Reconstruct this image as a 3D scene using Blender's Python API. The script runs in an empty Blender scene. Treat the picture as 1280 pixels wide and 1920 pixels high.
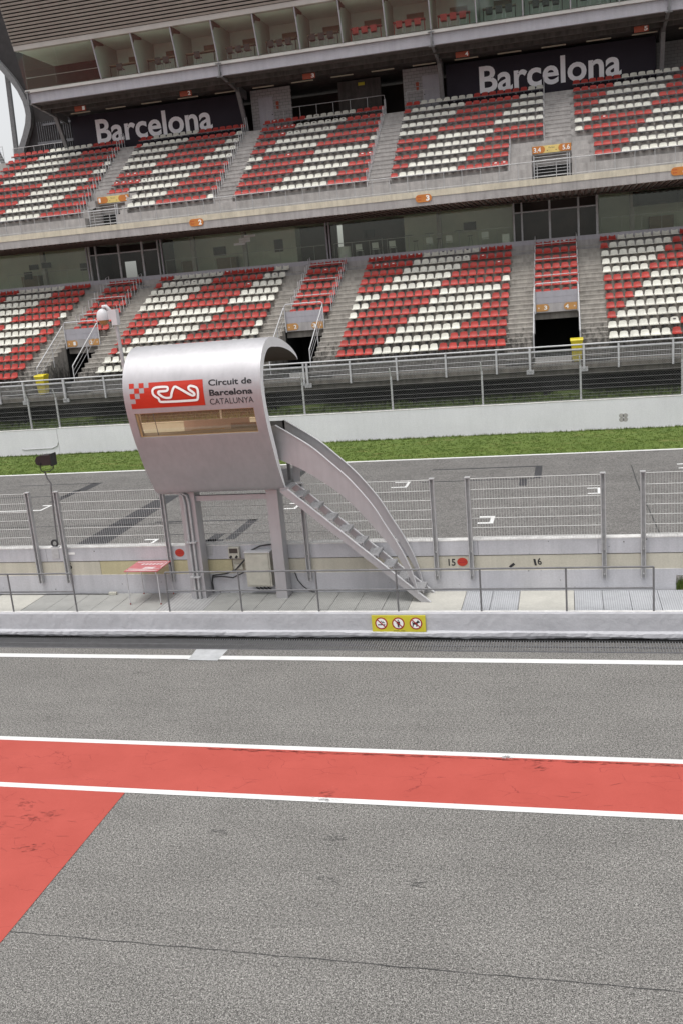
import bpy, math, random
from mathutils import Vector, Matrix
random.seed(7)
SC = bpy.context.scene
COL = SC.collection
R = math.radians

# ------------------------------------------------------------------ camera, world, sun, exposure
def setup():
    cam = bpy.data.cameras.new('camera'); co = bpy.data.objects.new('camera', cam); COL.objects.link(co)
    p, y, r = .238126, .246515, .08627
    cp, sp, cy, sy, cr, sr = math.cos(p), math.sin(p), math.cos(y), math.sin(y), math.cos(r), math.sin(r)
    R0 = Matrix(((1,0,0),(0,0,1),(0,-1,0)))
    Rr = Matrix(((cr,-sr,0),(sr,cr,0),(0,0,1)))
    Rp = Matrix(((1,0,0),(0,cp,sp),(0,-sp,cp)))
    Ry = Matrix(((cy,-sy,0),(sy,cy,0),(0,0,1)))
    M = Ry @ Rp @ R0 @ Rr
    M = M @ Matrix(((1,0,0),(0,-1,0),(0,0,-1)))
    co.matrix_world = Matrix.Translation((0,0,8.0)) @ M.to_4x4()
    cam.sensor_fit = 'VERTICAL'; cam.sensor_height = 36; cam.sensor_width = 24
    cam.lens = 1752.355/1920*36
    cam.clip_start = .1; cam.clip_end = 2000
    SC.camera = co
    w = bpy.data.worlds.new('World'); SC.world = w; w.use_nodes = True
    nt = w.node_tree; nt.nodes.clear()
    sky = nt.nodes.new('ShaderNodeTexSky'); sky.sky_type = 'NISHITA'; sky.sun_disc = False
    sky.sun_elevation = R(74); sky.sun_rotation = R(205); sky.dust_density = 4; sky.air_density = 1; sky.altitude = 100
    hs = nt.nodes.new('ShaderNodeHueSaturation'); hs.inputs['Saturation'].default_value = .10
    bg = nt.nodes.new('ShaderNodeBackground'); bg.inputs['Strength'].default_value = .15
    out = nt.nodes.new('ShaderNodeOutputWorld')
    nt.links.new(sky.outputs[0], hs.inputs['Color']); nt.links.new(hs.outputs[0], bg.inputs[0]); nt.links.new(bg.outputs[0], out.inputs[0])
    sl = bpy.data.lights.new('sun', 'SUN'); sl.energy = 1.0; sl.angle = R(25); sl.color = (1, .97, .93)
    so = bpy.data.objects.new('sun', sl); COL.objects.link(so)
    # direction towards the sun: behind the camera and a little to the left
    az = R(205); el = R(74)
    d = Vector((math.sin(az)*math.cos(el), math.cos(az)*math.cos(el), math.sin(el)))
    so.rotation_euler = d.to_track_quat('Z', 'Y').to_euler()
    so.location = (0, -10, 60)
    SC.view_settings.view_transform = 'Standard'; SC.view_settings.look = 'None'
    SC.view_settings.exposure = EXPOSURE; SC.view_settings.gamma = 1
EXPOSURE = 0.5
setup()
SC.cycles.max_bounces = 6; SC.cycles.diffuse_bounces = 3; SC.cycles.transparent_max_bounces = 12

# ------------------------------------------------------------------ materials
MAT = {}
def nodes_new(name):
    m = bpy.data.materials.new(name); m.use_nodes = True
    nt = m.node_tree; b = nt.nodes['Principled BSDF']
    return m, nt, b
def posnode(nt, scale=(1,1,1)):
    g = nt.nodes.new('ShaderNodeNewGeometry'); mp = nt.nodes.new('ShaderNodeMapping')
    mp.inputs['Scale'].default_value = scale
    nt.links.new(g.outputs['Position'], mp.inputs['Vector']); return mp.outputs[0]
def noise(nt, vec, scale, detail=4, rough=.6):
    n = nt.nodes.new('ShaderNodeTexNoise'); n.inputs['Scale'].default_value = scale
    n.inputs['Detail'].default_value = detail; n.inputs['Roughness'].default_value = rough
    nt.links.new(vec, n.inputs['Vector']); return n.outputs['Fac']
def ramp(nt, fac, stops):
    r = nt.nodes.new('ShaderNodeValToRGB'); cr = r.color_ramp
    while len(cr.elements) > 1: cr.elements.remove(cr.elements[-1])
    cr.elements[0].position = stops[0][0]; cr.elements[0].color = (*stops[0][1], 1)
    for p, c in stops[1:]:
        e = cr.elements.new(p); e.color = (*c, 1)
    nt.links.new(fac, r.inputs[0]); return r.outputs[0]
def mixc(nt, fac, a, b, mode='MIX'):
    m = nt.nodes.new('ShaderNodeMix'); m.data_type = 'RGBA'; m.blend_type = mode
    if isinstance(fac, (int, float)): m.inputs[0].default_value = fac
    else: nt.links.new(fac, m.inputs[0])
    for i, v in ((6, a), (7, b)):
        if isinstance(v, tuple): m.inputs[i].default_value = (*v, 1) if len(v) == 3 else v
        else: nt.links.new(v, m.inputs[i])
    return m.outputs[2]
def g3(v): return (v, v, v)
def bump(nt, b, h, strength=.3, dist=.01):
    n = nt.nodes.new('ShaderNodeBump'); n.inputs['Strength'].default_value = strength; n.inputs['Distance'].default_value = dist
    nt.links.new(h, n.inputs['Height']); nt.links.new(n.outputs[0], b.inputs['Normal'])
def simple(name, col, rough=.6, metal=0, var=.06, vs=3, bumpv=0):
    m, nt, b = nodes_new(name)
    b.inputs['Roughness'].default_value = rough; b.inputs['Metallic'].default_value = metal
    if var:
        v = posnode(nt); n = noise(nt, v, vs, 5)
        c = ramp(nt, n, [(.3, g3(1-var*1.5)), (.7, g3(1+var))])
        nt.links.new(mixc(nt, 1, tuple(col), c, 'MULTIPLY'), b.inputs['Base Color'])
        if bumpv: bump(nt, b, n, bumpv)
    else: b.inputs['Base Color'].default_value = (*col, 1)
    MAT[name] = m; return m
def asphalt(name, col, grain=75, con=.5, patch=.12, dark=None):
    m, nt, b = nodes_new(name); v = posnode(nt)
    n1 = noise(nt, v, grain, 2, .75); c1 = ramp(nt, n1, [(.36, g3(max(.15,1-con))), (.5, g3(.97)), (.64, g3(1+con))])
    vo = nt.nodes.new('ShaderNodeTexVoronoi'); vo.inputs['Scale'].default_value = grain*.9; nt.links.new(v, vo.inputs['Vector'])
    c3 = ramp(nt, vo.outputs['Distance'], [(0, g3(1+con*.5)), (.45, g3(1)), (.8, g3(1-con*.45))])
    n2 = noise(nt, v, .7, 5, .6); c2 = ramp(nt, n2, [(.3, g3(1-patch)), (.7, g3(1+patch*.6))])
    n4 = noise(nt, posnode(nt, (.25, 1.6, 1)), 1.3, 3, .6); c4 = ramp(nt, n4, [(.35, g3(1-patch*.7)), (.65, g3(1+patch*.3))])
    n5 = noise(nt, v, 2.1, 4, .65); c5 = ramp(nt, n5, [(.25, g3(1-patch*2.2)), (.36, g3(1))])
    n6 = noise(nt, v, grain*.42, 2, .5); c6 = ramp(nt, n6, [(.34, g3(1-con*.42)), (.66, g3(1+con*.42))])
    c = mixc(nt, 1, tuple(col), c1, 'MULTIPLY')
    for k in (c6, c3, c2, c4, c5): c = mixc(nt, 1, c, k, 'MULTIPLY')
    nt.links.new(c, b.inputs['Base Color']); b.inputs['Roughness'].default_value = .92
    b.inputs['Specular IOR Level'].default_value = .25
    bump(nt, b, n1, .35, .006); MAT[name] = m
def redpaint():
    m, nt, b = nodes_new('red_paint'); v = posnode(nt)
    n = noise(nt, v, 1.1, 6, .6); c = ramp(nt, n, [(.3, (.375,.066,.050)), (.7, (.425,.080,.062))])
    # cracks
    nw = nt.nodes.new('ShaderNodeTexNoise'); nw.inputs['Scale'].default_value = 2.2; nw.inputs['Detail'].default_value = 5
    nt.links.new(v, nw.inputs['Vector'])
    add = nt.nodes.new('ShaderNodeMix'); add.data_type = 'VECTOR'; add.inputs[0].default_value = .28
    nt.links.new(v, add.inputs[4]); nt.links.new(nw.outputs['Color'], add.inputs[5])
    vo = nt.nodes.new('ShaderNodeTexVoronoi'); vo.feature = 'DISTANCE_TO_EDGE'; vo.inputs['Scale'].default_value = 2.6
    mp = nt.nodes.new('ShaderNodeMapping'); mp.inputs['Scale'].default_value = (.7, 1.7, 1)
    nt.links.new(add.outputs[1], mp.inputs[0]); nt.links.new(mp.outputs[0], vo.inputs['Vector'])
    crack = ramp(nt, vo.outputs['Distance'], [(0, g3(1)), (.006, g3(1)), (.011, g3(0))])
    mask = ramp(nt, noise(nt, v, 1.4, 3), [(.48, g3(0)), (.60, g3(1))])
    cm = mixc(nt, 1, crack, mask, 'MULTIPLY')
    c = mixc(nt, cm, c, (.27,.042,.036))
    sc = ramp(nt, noise(nt, posnode(nt, (3,1,1)), 2.3, 6, .7), [(.24, g3(.74)), (.33, g3(1))])
    c = mixc(nt, 1, c, sc, 'MULTIPLY')
    gr = ramp(nt, noise(nt, v, 90, 2), [(.3, g3(.93)), (.7, g3(1.06))])
    c = mixc(nt, 1, c, gr, 'MULTIPLY')
    sp = ramp(nt, noise(nt, v, 28, 2, .5), [(.77, g3(0)), (.80, g3(.5))])
    c = mixc(nt, sp, c, (.6,.30,.27))
    nt.links.new(c, b.inputs['Base Color']); b.inputs['Roughness'].default_value = .75
    b.inputs['Specular IOR Level'].default_value = .3
    bump(nt, b, noise(nt, v, 60, 3), .15, .004); MAT['red_paint'] = m
def whitepaint(name, col=(.74,.74,.73), wear=.30):
    m, nt, b = nodes_new(name); v = posnode(nt)
    n = noise(nt, v, 22, 5, .7)
    f = ramp(nt, n, [(wear, g3(1)), (wear+.05, g3(0))])
    big = ramp(nt, noise(nt, v, 1.7, 3), [(.35, g3(.90)), (.7, g3(1.03))])
    c = mixc(nt, f, col, (.28,.27,.26)); c = mixc(nt, 1, c, big, 'MULTIPLY')
    nt.links.new(c, b.inputs['Base Color']); b.inputs['Roughness'].default_value = .7; MAT[name] = m
def concrete(name, col, stain=.35, bumpv=.25, vs=.7, streak=.2, spots=0, dirt=None, rough=.9):
    m, nt, b = nodes_new(name); v = posnode(nt)
    n1 = noise(nt, v, vs, 6, .65); c1 = ramp(nt, n1, [(.3, g3(1-stain)), (.65, g3(1.04))])
    n2 = noise(nt, posnode(nt, (3.0, 3.0, .35)), 1.5, 5, .6); c2 = ramp(nt, n2, [(.35, g3(1-streak)), (.6, g3(1.02))])
    n3 = noise(nt, v, 26, 3, .6); c3 = ramp(nt, n3, [(.3, g3(.92)), (.7, g3(1.06))])
    c = mixc(nt, 1, tuple(col), c1, 'MULTIPLY'); c = mixc(nt, 1, c, c2, 'MULTIPLY'); c = mixc(nt, 1, c, c3, 'MULTIPLY')
    if spots:
        vo = nt.nodes.new('ShaderNodeTexVoronoi'); vo.inputs['Scale'].default_value = 4.3; nt.links.new(v, vo.inputs['Vector'])
        s = ramp(nt, vo.outputs['Distance'], [(.07, g3(1)), (.09, g3(0))])
        s = mixc(nt, 1, s, ramp(nt, noise(nt, v, 1.6, 2), [(.44, g3(0)), (.5, g3(spots))]), 'MULTIPLY')
        c = mixc(nt, s, c, (.10,.10,.09))
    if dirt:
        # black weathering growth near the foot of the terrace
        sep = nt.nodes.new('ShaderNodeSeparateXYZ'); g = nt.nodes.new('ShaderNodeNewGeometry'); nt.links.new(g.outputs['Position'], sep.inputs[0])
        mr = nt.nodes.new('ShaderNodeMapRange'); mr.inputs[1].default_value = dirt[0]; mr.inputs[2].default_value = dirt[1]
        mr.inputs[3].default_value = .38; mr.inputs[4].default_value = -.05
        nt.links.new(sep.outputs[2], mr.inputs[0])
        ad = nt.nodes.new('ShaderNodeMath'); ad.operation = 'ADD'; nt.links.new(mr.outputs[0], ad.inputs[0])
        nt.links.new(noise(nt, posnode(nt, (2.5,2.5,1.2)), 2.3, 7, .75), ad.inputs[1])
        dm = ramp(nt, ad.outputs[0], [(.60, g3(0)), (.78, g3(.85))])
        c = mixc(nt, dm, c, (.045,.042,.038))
    nt.links.new(c, b.inputs['Base Color']); b.inputs['Roughness'].default_value = rough
    b.inputs['Specular IOR Level'].default_value = .3
    if bumpv: bump(nt, b, noise(nt, v, 9, 6, .7), bumpv, .02)
    MAT[name] = m
def roughcast():
    m, nt, b = nodes_new('roughcast'); v = posnode(nt)
    n1 = noise(nt, v, .9, 6, .65); c1 = ramp(nt, n1, [(.3, g3(.84)), (.65, g3(1.04))])
    n2 = noise(nt, posnode(nt, (.5, 1, 3)), 3.3, 7, .75); c2 = ramp(nt, n2, [(.24, g3(.6)), (.34, g3(1))])
    c = mixc(nt, 1, (.47,.47,.495), c1, 'MULTIPLY'); c = mixc(nt, 1, c, c2, 'MULTIPLY')
    nt.links.new(c, b.inputs['Base Color']); b.inputs['Roughness'].default_value = .9
    nb = nt.nodes.new('ShaderNodeTexNoise'); nb.inputs['Scale'].default_value = 5; nb.inputs['Detail'].default_value = 9; nb.inputs['Roughness'].default_value = .65
    nt.links.new(v, nb.inputs['Vector'])
    bump(nt, b, nb.outputs['Fac'], .6, .035); MAT['roughcast'] = m
def glass(name, tint=(.75,.8,.77), refl=.09, alpha=.8):
    m = bpy.data.materials.new(name); m.use_nodes = True; nt = m.node_tree; nt.nodes.clear()
    out = nt.nodes.new('ShaderNodeOutputMaterial'); tr = nt.nodes.new('ShaderNodeBsdfTransparent'); tr.inputs[0].default_value = (*tint, 1)
    gl = nt.nodes.new('ShaderNodeBsdfGlossy'); gl.inputs['Roughness'].default_value = .03; gl.inputs[0].default_value = (.8,.82,.8,1)
    df = nt.nodes.new('ShaderNodeBsdfDiffuse'); df.inputs[0].default_value = (.45,.46,.42,1) if name != 'booth_glass' else (.50,.38,.24,1)
    m1 = nt.nodes.new('ShaderNodeMixShader'); m1.inputs[0].default_value = 1-alpha
    nt.links.new(tr.outputs[0], m1.inputs[1]); nt.links.new(df.outputs[0], m1.inputs[2])
    m2 = nt.nodes.new('ShaderNodeMixShader'); m2.inputs[0].default_value = refl
    nt.links.new(m1.outputs[0], m2.inputs[1]); nt.links.new(gl.outputs[0], m2.inputs[2]); nt.links.new(m2.outputs[0], out.inputs[0])
    MAT[name] = m
def plastic(name, col, rough=.45):
    m, nt, b = nodes_new(name)
    oi = nt.nodes.new('ShaderNodeObjectInfo'); v = posnode(nt)
    n = noise(nt, v, 1.3, 4, .7); c1 = ramp(nt, n, [(.3, g3(.78)), (.7, g3(1.10))])
    n2 = noise(nt, v, 14, 4, .7); c2 = ramp(nt, n2, [(.3, g3(.90)), (.6, g3(1.03))])
    rr = ramp(nt, oi.outputs['Random'], [(0, g3(.90)), (1, g3(1.05))])
    c = mixc(nt, 1, tuple(col), c1, 'MULTIPLY'); c = mixc(nt, 1, c, c2, 'MULTIPLY'); c = mixc(nt, 1, c, rr, 'MULTIPLY')
    nt.links.new(c, b.inputs['Base Color']); b.inputs['Roughness'].default_value = rough; MAT[name] = m
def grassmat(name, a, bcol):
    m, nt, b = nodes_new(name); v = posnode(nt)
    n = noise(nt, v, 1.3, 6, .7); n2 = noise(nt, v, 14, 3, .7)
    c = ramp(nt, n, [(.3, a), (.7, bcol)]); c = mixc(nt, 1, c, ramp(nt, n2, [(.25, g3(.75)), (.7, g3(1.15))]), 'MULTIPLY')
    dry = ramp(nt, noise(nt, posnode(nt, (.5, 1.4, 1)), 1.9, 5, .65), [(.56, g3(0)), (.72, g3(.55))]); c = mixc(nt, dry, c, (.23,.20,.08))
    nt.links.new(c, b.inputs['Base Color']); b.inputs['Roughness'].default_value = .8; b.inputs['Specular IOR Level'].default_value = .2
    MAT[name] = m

asphalt('pit_asphalt', (.196,.189,.178), 64, .78, .09)
asphalt('track_asphalt', (.165,.159,.152), 34, .45, .12)
asphalt('dark_asphalt', (.058,.058,.062), 40, .3, .1)
redpaint(); whitepaint('line_white', (.68,.68,.67)); whitepaint('track_white', (.70,.70,.69), .2)
simple('seam', (.05,.05,.05), .9, 0, .2)
concrete('track_wall', (.70,.695,.73), .06, .05, .4, .015)
concrete('pit_wall', (.48,.48,.505), .10, .12, .8, .08, spots=.9)
concrete('cream_wall', (.50,.475,.40), .10, .06, .7, .08)
concrete('yellow_wall', (.47,.425,.27), .06, .04, .7, .06)
concrete('white_top', (.66,.65,.635), .14, .1, 2)
roughcast()
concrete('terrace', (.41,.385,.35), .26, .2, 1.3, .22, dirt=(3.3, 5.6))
concrete('terrace_upper', (.43,.41,.395), .22, .2, 1.3, .18)
concrete('parapet_concrete', (.42,.40,.395), .16, .15, .8, .20)
concrete('cream_band', (.64,.585,.47), .16, .08, 1.4, .16)
concrete('grey_cap', (.40,.39,.425), .08, .05, 1.2, .08)
concrete('slab_concrete', (.18,.165,.145), .3, .3, 1.2, .3)
concrete('walkway_smooth', (.46,.45,.41), .12, .05, 1.6, 0)
concrete('dark_concrete', (.11,.10,.095), .3, .2, 1.2, .3)
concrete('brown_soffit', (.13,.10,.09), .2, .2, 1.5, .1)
simple('dark_wall', (.028,.025,.026), .85, 0, .2, 2)
simple('brown_dark', (.055,.043,.038), .7, 0, .2, 1)
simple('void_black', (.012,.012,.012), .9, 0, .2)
simple('galvanised', (.43,.43,.435), .5, .1, .12, 9)
simple('galv_light', (.52,.52,.53), .5, .1, .10, 7)
simple('grey_steel', (.17,.17,.175), .5, .15, .12, 7)
simple('dark_steel', (.13,.13,.14), .5, .4, .2, 5)
simple('wire', (.50,.50,.49), .5, .1, 0)
simple('white_steel', (.56,.56,.575), .5, 0, .05, 4)
simple('black_plastic', (.018,.017,.018), .4, 0, .2, 8)
simple('cable', (.035,.035,.037), .6, 0, .2, 8)
simple('navy', (.022,.017,.028), .8, 0, .12, .8)
simple('letter_white', (.93,.93,.97), .7, 0, .04, 2)
simple('sign_white', (.85,.85,.83), .6, 0, 0)
simple('orange', (.55,.19,.035), .6, 0, .08, 3)
simple('orange_tan', (.52,.27,.09), .6, 0, .08, 3)
simple('orange_deep_shaded', (.30,.05,.018), .5, 0, .05, 3)  # deep orange, with the shade under the gallery darkened into the colour
simple('yellow_tan', (.74,.57,.20), .6, 0, .08, 3)
simple('sign_yellow', (.60,.53,.04), .5, 0, .06, 6)
simple('sign_red', (.35,.012,.02), .5, 0, 0)
simple('logo_red', (.52,.028,.010), .4, 0, .04, 4)
simple('ink', (.015,.015,.018), .6, 0, 0)
simple('ink_soft', (.05,.04,.05), .6, 0, 0)
simple('dull_red', (.45,.04,.02), .6, 0, .1, 9)
simple('bin_yellow', (.60,.49,.012), .45, 0, .10, 5)
simple('table_red', (.48,.14,.15), .35, 0, .08, 9)
simple('table_print', (.62,.50,.50), .4, 0, .05, 9)
simple('cream_box', (.46,.45,.39), .45, 0, .08, 7)
simple('olive_lining', (.075,.065,.045), .8, 0, .1, 2)
simple('patch_grey', (.44,.45,.46), .8, 0, .12, 4)
simple('rim_white', (.86,.86,.87), .5, 0, .03, 3)
simple('chain_steel', (.20,.20,.20), .6, 0, .05, 3)
simple('amber', (.40,.22,.08), .2, 0, .1, 9)
simple('tan_desk', (.50,.34,.17), .5, 0, .1, 5)
simple('louvre', (.30,.265,.235), .55, .15, .08, 2)
simple('trim_white', (.52,.50,.48), .6, 0, .08, 1)
simple('suite_side', (.42,.47,.43), .8, 0, .05, 1)
simple('suite_white', (.80,.88,.82), .8, 0, .05, 1)
simple('suite_green', (.60,.63,.54), .8, 0, .08, .6)
simple('panel_brown', (.20,.15,.10), .6, 0, .1, 2)
simple('chair_grey', (.72,.76,.74), .5, 0, .05, 3)
simple('chair_black', (.014,.014,.015), .5, 0, .1, 3)
simple('chair_red', (.33,.02,.02), .5, 0, .1, 3)
simple('weed', (.17,.25,.055), .8, 0, .5, 5)
simple('light_strip', (.5,.46,.36), .6, 0, 0)
simple('rubber', (.02,.02,.02), .8, 0, 0)
simple('red_rubber', (.25,.04,.03), .7, 0, 0)
def brickmat():
    m, nt, b = nodes_new('white_brick'); br = nt.nodes.new('ShaderNodeTexBrick')
    g = nt.nodes.new('ShaderNodeNewGeometry'); sp = nt.nodes.new('ShaderNodeSeparateXYZ'); cb = nt.nodes.new('ShaderNodeCombineXYZ')
    nt.links.new(g.outputs['Position'], sp.inputs[0]); nt.links.new(sp.outputs[0], cb.inputs[0]); nt.links.new(sp.outputs[2], cb.inputs[1])
    nt.links.new(cb.outputs[0], br.inputs['Vector']); br.inputs['Scale'].default_value = 1.0
    br.inputs['Brick Width'].default_value = .4; br.inputs['Row Height'].default_value = .2; br.inputs['Mortar Size'].default_value = .012
    br.inputs['Color1'].default_value = (.34,.33,.33,1); br.inputs['Color2'].default_value = (.30,.29,.29,1); br.inputs['Mortar'].default_value = (.15,.145,.145,1)
    nt.links.new(br.outputs[0], b.inputs['Base Color']); b.inputs['Roughness'].default_value = .85; MAT['white_brick'] = m
brickmat()
plastic('seat_red', (.39,.031,.021)); plastic('seat_white', (.64,.63,.56))
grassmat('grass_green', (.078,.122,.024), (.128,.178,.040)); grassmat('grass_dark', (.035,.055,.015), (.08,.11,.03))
def boothpaint():
    m, nt, b = nodes_new('silver_paint'); v = posnode(nt)
    n = noise(nt, v, 2.0, 5, .6); c = ramp(nt, n, [(.3, (.44,.435,.45)), (.7, (.49,.485,.50))])
    dr = ramp(nt, noise(nt, posnode(nt, (4, 4, .4)), 2.2, 5, .6), [(.3, g3(.94)), (.6, g3(1.01))])
    nt.links.new(mixc(nt, 1, c, dr, 'MULTIPLY'), b.inputs['Base Color'])
    b.inputs['Metallic'].default_value = .6; b.inputs['Roughness'].default_value = .55
    b.inputs['Coat Weight'].default_value = .1; b.inputs['Coat Roughness'].default_value = .25
    MAT['silver_paint'] = m
boothpaint()
glass('suite_glass', (.84,.93,.87), .045, .97); glass('booth_glass', (.95,.74,.48), .06, .76)
glass('lower_glass', (.93,.95,.90), .045, .985)

# ------------------------------------------------------------------ mesh helpers
def tag(o, label=None, cat=None, group=None, kind=None):
    if label: o['label'] = label
    if cat: o['category'] = cat
    if group: o['group'] = group
    if kind: o['kind'] = kind
    return o
def wloc(o):
    v = Vector((0,0,0))
    while o is not None: v = v + o.location; o = o.parent
    return v
def empty(name, loc, label, cat, group=None):
    o = bpy.data.objects.new(name, None); COL.objects.link(o); o.location = loc; o.empty_display_size = .2
    return tag(o, label, cat, group)
class MB:
    def __init__(s): s.v = []; s.f = []; s.m = []
    def add(s, vs, fs, m=0):
        b = len(s.v); s.v += [tuple(p) for p in vs]
        for f in fs: s.f.append([b+i for i in f]); s.m.append(m)
        return s
    def quad(s, a, b, c, d, m=0): return s.add([a,b,c,d], [(0,1,2,3)], m)
    def box(s, x0, x1, y0, y1, z0, z1, m=0):
        return s.add([(x0,y0,z0),(x1,y0,z0),(x1,y1,z0),(x0,y1,z0),(x0,y0,z1),(x1,y0,z1),(x1,y1,z1),(x0,y1,z1)],
                     [(0,3,2,1),(4,5,6,7),(0,1,5,4),(1,2,6,5),(2,3,7,6),(3,0,4,7)], m)
    def prism_x(s, poly, x0, x1, m=0):      # poly of (y,z), counter-clockwise seen from +x
        n = len(poly); vs = [(x0,*p) for p in poly]+[(x1,*p) for p in poly]
        return s.add(vs, [tuple(range(n-1,-1,-1)), tuple(range(n,2*n))]+[(i,(i+1)%n,n+(i+1)%n,n+i) for i in range(n)], m)
    def prism_y(s, poly, y0, y1, m=0):      # poly of (x,z), counter-clockwise seen from the camera (-y)
        n = len(poly); vs = [(p[0],y0,p[1]) for p in poly]+[(p[0],y1,p[1]) for p in poly]
        return s.add(vs, [tuple(range(n)), tuple(range(2*n-1,n-1,-1))]+[(i,n+i,n+(i+1)%n,(i+1)%n) for i in range(n)], m)
    def prism_z(s, poly, z0, z1, m=0):
        n = len(poly); vs = [(*p,z0) for p in poly]+[(*p,z1) for p in poly]
        return s.add(vs, [tuple(range(n-1,-1,-1)), tuple(range(n,2*n))]+[(i,(i+1)%n,n+(i+1)%n,n+i) for i in range(n)], m)
    def tube(s, pts, r, n=8, m=0, r2=None, closed=False):
        pts = [Vector(p) for p in pts]; K = len(pts); base = len(s.v); up = None
        for i, p in enumerate(pts):
            if closed: d = pts[(i+1)%K]-pts[i-1]
            else: d = pts[min(i+1,K-1)]-pts[max(i-1,0)]
            d.normalize()
            if up is None:
                up = Vector((0,0,1)) if abs(d.z) < .9 else Vector((0,1,0))
            a = d.cross(up); a.normalize(); b = a.cross(d); up = b
            rr = r if r2 is None else r+(r2-r)*i/(K-1)
            for k in range(n):
                t = 2*math.pi*k/n; s.v.append(tuple(p+a*math.cos(t)*rr+b*math.sin(t)*rr))
        for i in range(K if closed else K-1):
            j = (i+1) % K
            for k in range(n):
                s.f.append([base+i*n+k, base+i*n+(k+1)%n, base+j*n+(k+1)%n, base+j*n+k]); s.m.append(m)
        if not closed:
            s.f.append([base+k for k in range(n-1,-1,-1)]); s.m.append(m)
            s.f.append([base+(K-1)*n+k for k in range(n)]); s.m.append(m)
        return s
    def lathe(s, cx, cy, prof, n=20, m=0):     # prof of (r,z) bottom to top
        b = len(s.v)
        for r, z in prof:
            for k in range(n): t = 2*math.pi*k/n; s.v.append((cx+r*math.cos(t), cy+r*math.sin(t), z))
        for i in range(len(prof)-1):
            for k in range(n): s.f.append([b+i*n+k, b+i*n+(k+1)%n, b+(i+1)*n+(k+1)%n, b+(i+1)*n+k]); s.m.append(m)
        s.f.append([b+k for k in range(n-1,-1,-1)]); s.m.append(m)
        s.f.append([b+(len(prof)-1)*n+k for k in range(n)]); s.m.append(m)
        return s
    def disc_y(s, cx, cz, y, rx, rz, n=28, m=0, t=.003):
        return s.prism_y([(cx+rx*math.cos(2*math.pi*k/n), cz+rz*math.sin(2*math.pi*k/n)) for k in range(n)], y-t, y, m)
    def build(s, name, mats, parent=None, smooth=None):
        if isinstance(mats, str): mats = [mats]
        me = bpy.data.meshes.new(name)
        if parent is not None: off = wloc(parent)
        else:
            xs = [v[0] for v in s.v]; ys = [v[1] for v in s.v]; zs = [v[2] for v in s.v]
            off = Vector(((min(xs)+max(xs))/2, (min(ys)+max(ys))/2, min(zs)))
        me.from_pydata([(v[0]-off.x, v[1]-off.y, v[2]-off.z) for v in s.v], [], s.f)
        for q in mats: me.materials.append(MAT[q])
        if len(mats) > 1: me.polygons.foreach_set('material_index', s.m)
        if smooth is not None:
            me.polygons.foreach_set('use_smooth', [True]*len(me.polygons)); me.set_sharp_from_angle(angle=R(smooth))
        me.update()
        o = bpy.data.objects.new(name, me); COL.objects.link(o)
        if parent is not None: o.parent = parent
        else: o.location = off
        return o
_txt = {}
def text_geo(body, bold=0.0):
    if (body, bold) in _txt: return _txt[(body, bold)]
    cu = bpy.data.curves.new('t', 'FONT'); cu.body = body; cu.offset = bold; cu.resolution_u = 4
    o = bpy.data.objects.new('t', cu); COL.objects.link(o)
    dg = bpy.context.evaluated_depsgraph_get(); dg.update()
    me = bpy.data.meshes.new_from_object(o.evaluated_get(dg))
    vs = [(v.co.x, v.co.y) for v in me.vertices]; fs = [tuple(p.vertices) for p in me.polygons]
    x0 = min(v[0] for v in vs); x1 = max(v[0] for v in vs); y0 = min(v[1] for v in vs); y1 = max(v[1] for v in vs)
    vs = [((x-x0)/(x1-x0), (y-y0)/(y1-y0)) for x, y in vs]
    bpy.data.objects.remove(o); bpy.data.curves.remove(cu); bpy.data.meshes.remove(me)
    _txt[(body, bold)] = (vs, fs); return vs, fs
def text_on(mb, body, x0, x1, z0, z1, y, m=0, bold=.0, shear=0):
    vs, fs = text_geo(body, bold)
    mb.add([(x0+(x1-x0)*u+shear*v, y, z0+(z1-z0)*v) for u, v in vs], fs, m)

# ------------------------------------------------------------------ ground
ZT = .25                                   # track side level
def sheet(name, x0, x1, y0, y1, z, mat, kind='structure', lab=None, nx=1, ny=1):
    mb = MB()
    for i in range(nx):
        for j in range(ny):
            a = x0+(x1-x0)*i/nx; b = x0+(x1-x0)*(i+1)/nx; c = y0+(y1-y0)*j/ny; d = y0+(y1-y0)*(j+1)/ny
            mb.quad((a,c,z),(b,c,z),(b,d,z),(a,d,z))
    o = mb.build(name, mat); tag(o, kind=kind)
    if lab: o['label'] = lab
    return o
g = MB().quad((-900,-900,-.03),(900,-900,-.03),(900,900,-.03),(-900,900,-.03)).build('ground', 'pit_asphalt'); tag(g, 'wide grey ground around the circuit', kind='structure')
sheet('pit_lane_asphalt', -70, 60, -30, 19.12, 0, 'pit_asphalt', lab='grey grainy asphalt of the pit lane')
# red lane and its white borders, the red corner, the joint
sheet('red_lane_paint', -70, 60, 13.0, 14.5, .008, 'red_paint', lab='red painted lane stripe between two white lines')
sheet('red_corner_paint', -70, -7.4, -30, 12.87, .008, 'red_paint', lab='red painted corner of the working lane at the left')
sheet('white_line_far', -70, 60, 18.50, 18.71, .008, 'line_white', lab='white line beside the drain grating')
sheet('white_line_red_far', -70, 60, 14.5, 14.64, .009, 'line_white', lab='white line along the far edge of the red lane')
sheet('white_line_red_near', -70, 60, 12.86, 13.0, .009, 'line_white', lab='white line along the near edge of the red lane')
mb = MB(); x = -7.4; random.seed(3)
pts = []
while x < 30: pts.append((x, 9.38+random.uniform(-.012,.012))); x += .25
for a, b in zip(pts, pts[1:]): w = random.uniform(.004,.008); mb.quad((a[0],a[1]-w,.005),(b[0],b[1]-w,.005),(b[0],b[1]+w,.005),(a[0],a[1]+w,.005))
tag(mb.build('asphalt_joint', 'seam'), 'thin dark joint running across the near asphalt', kind='structure')
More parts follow.
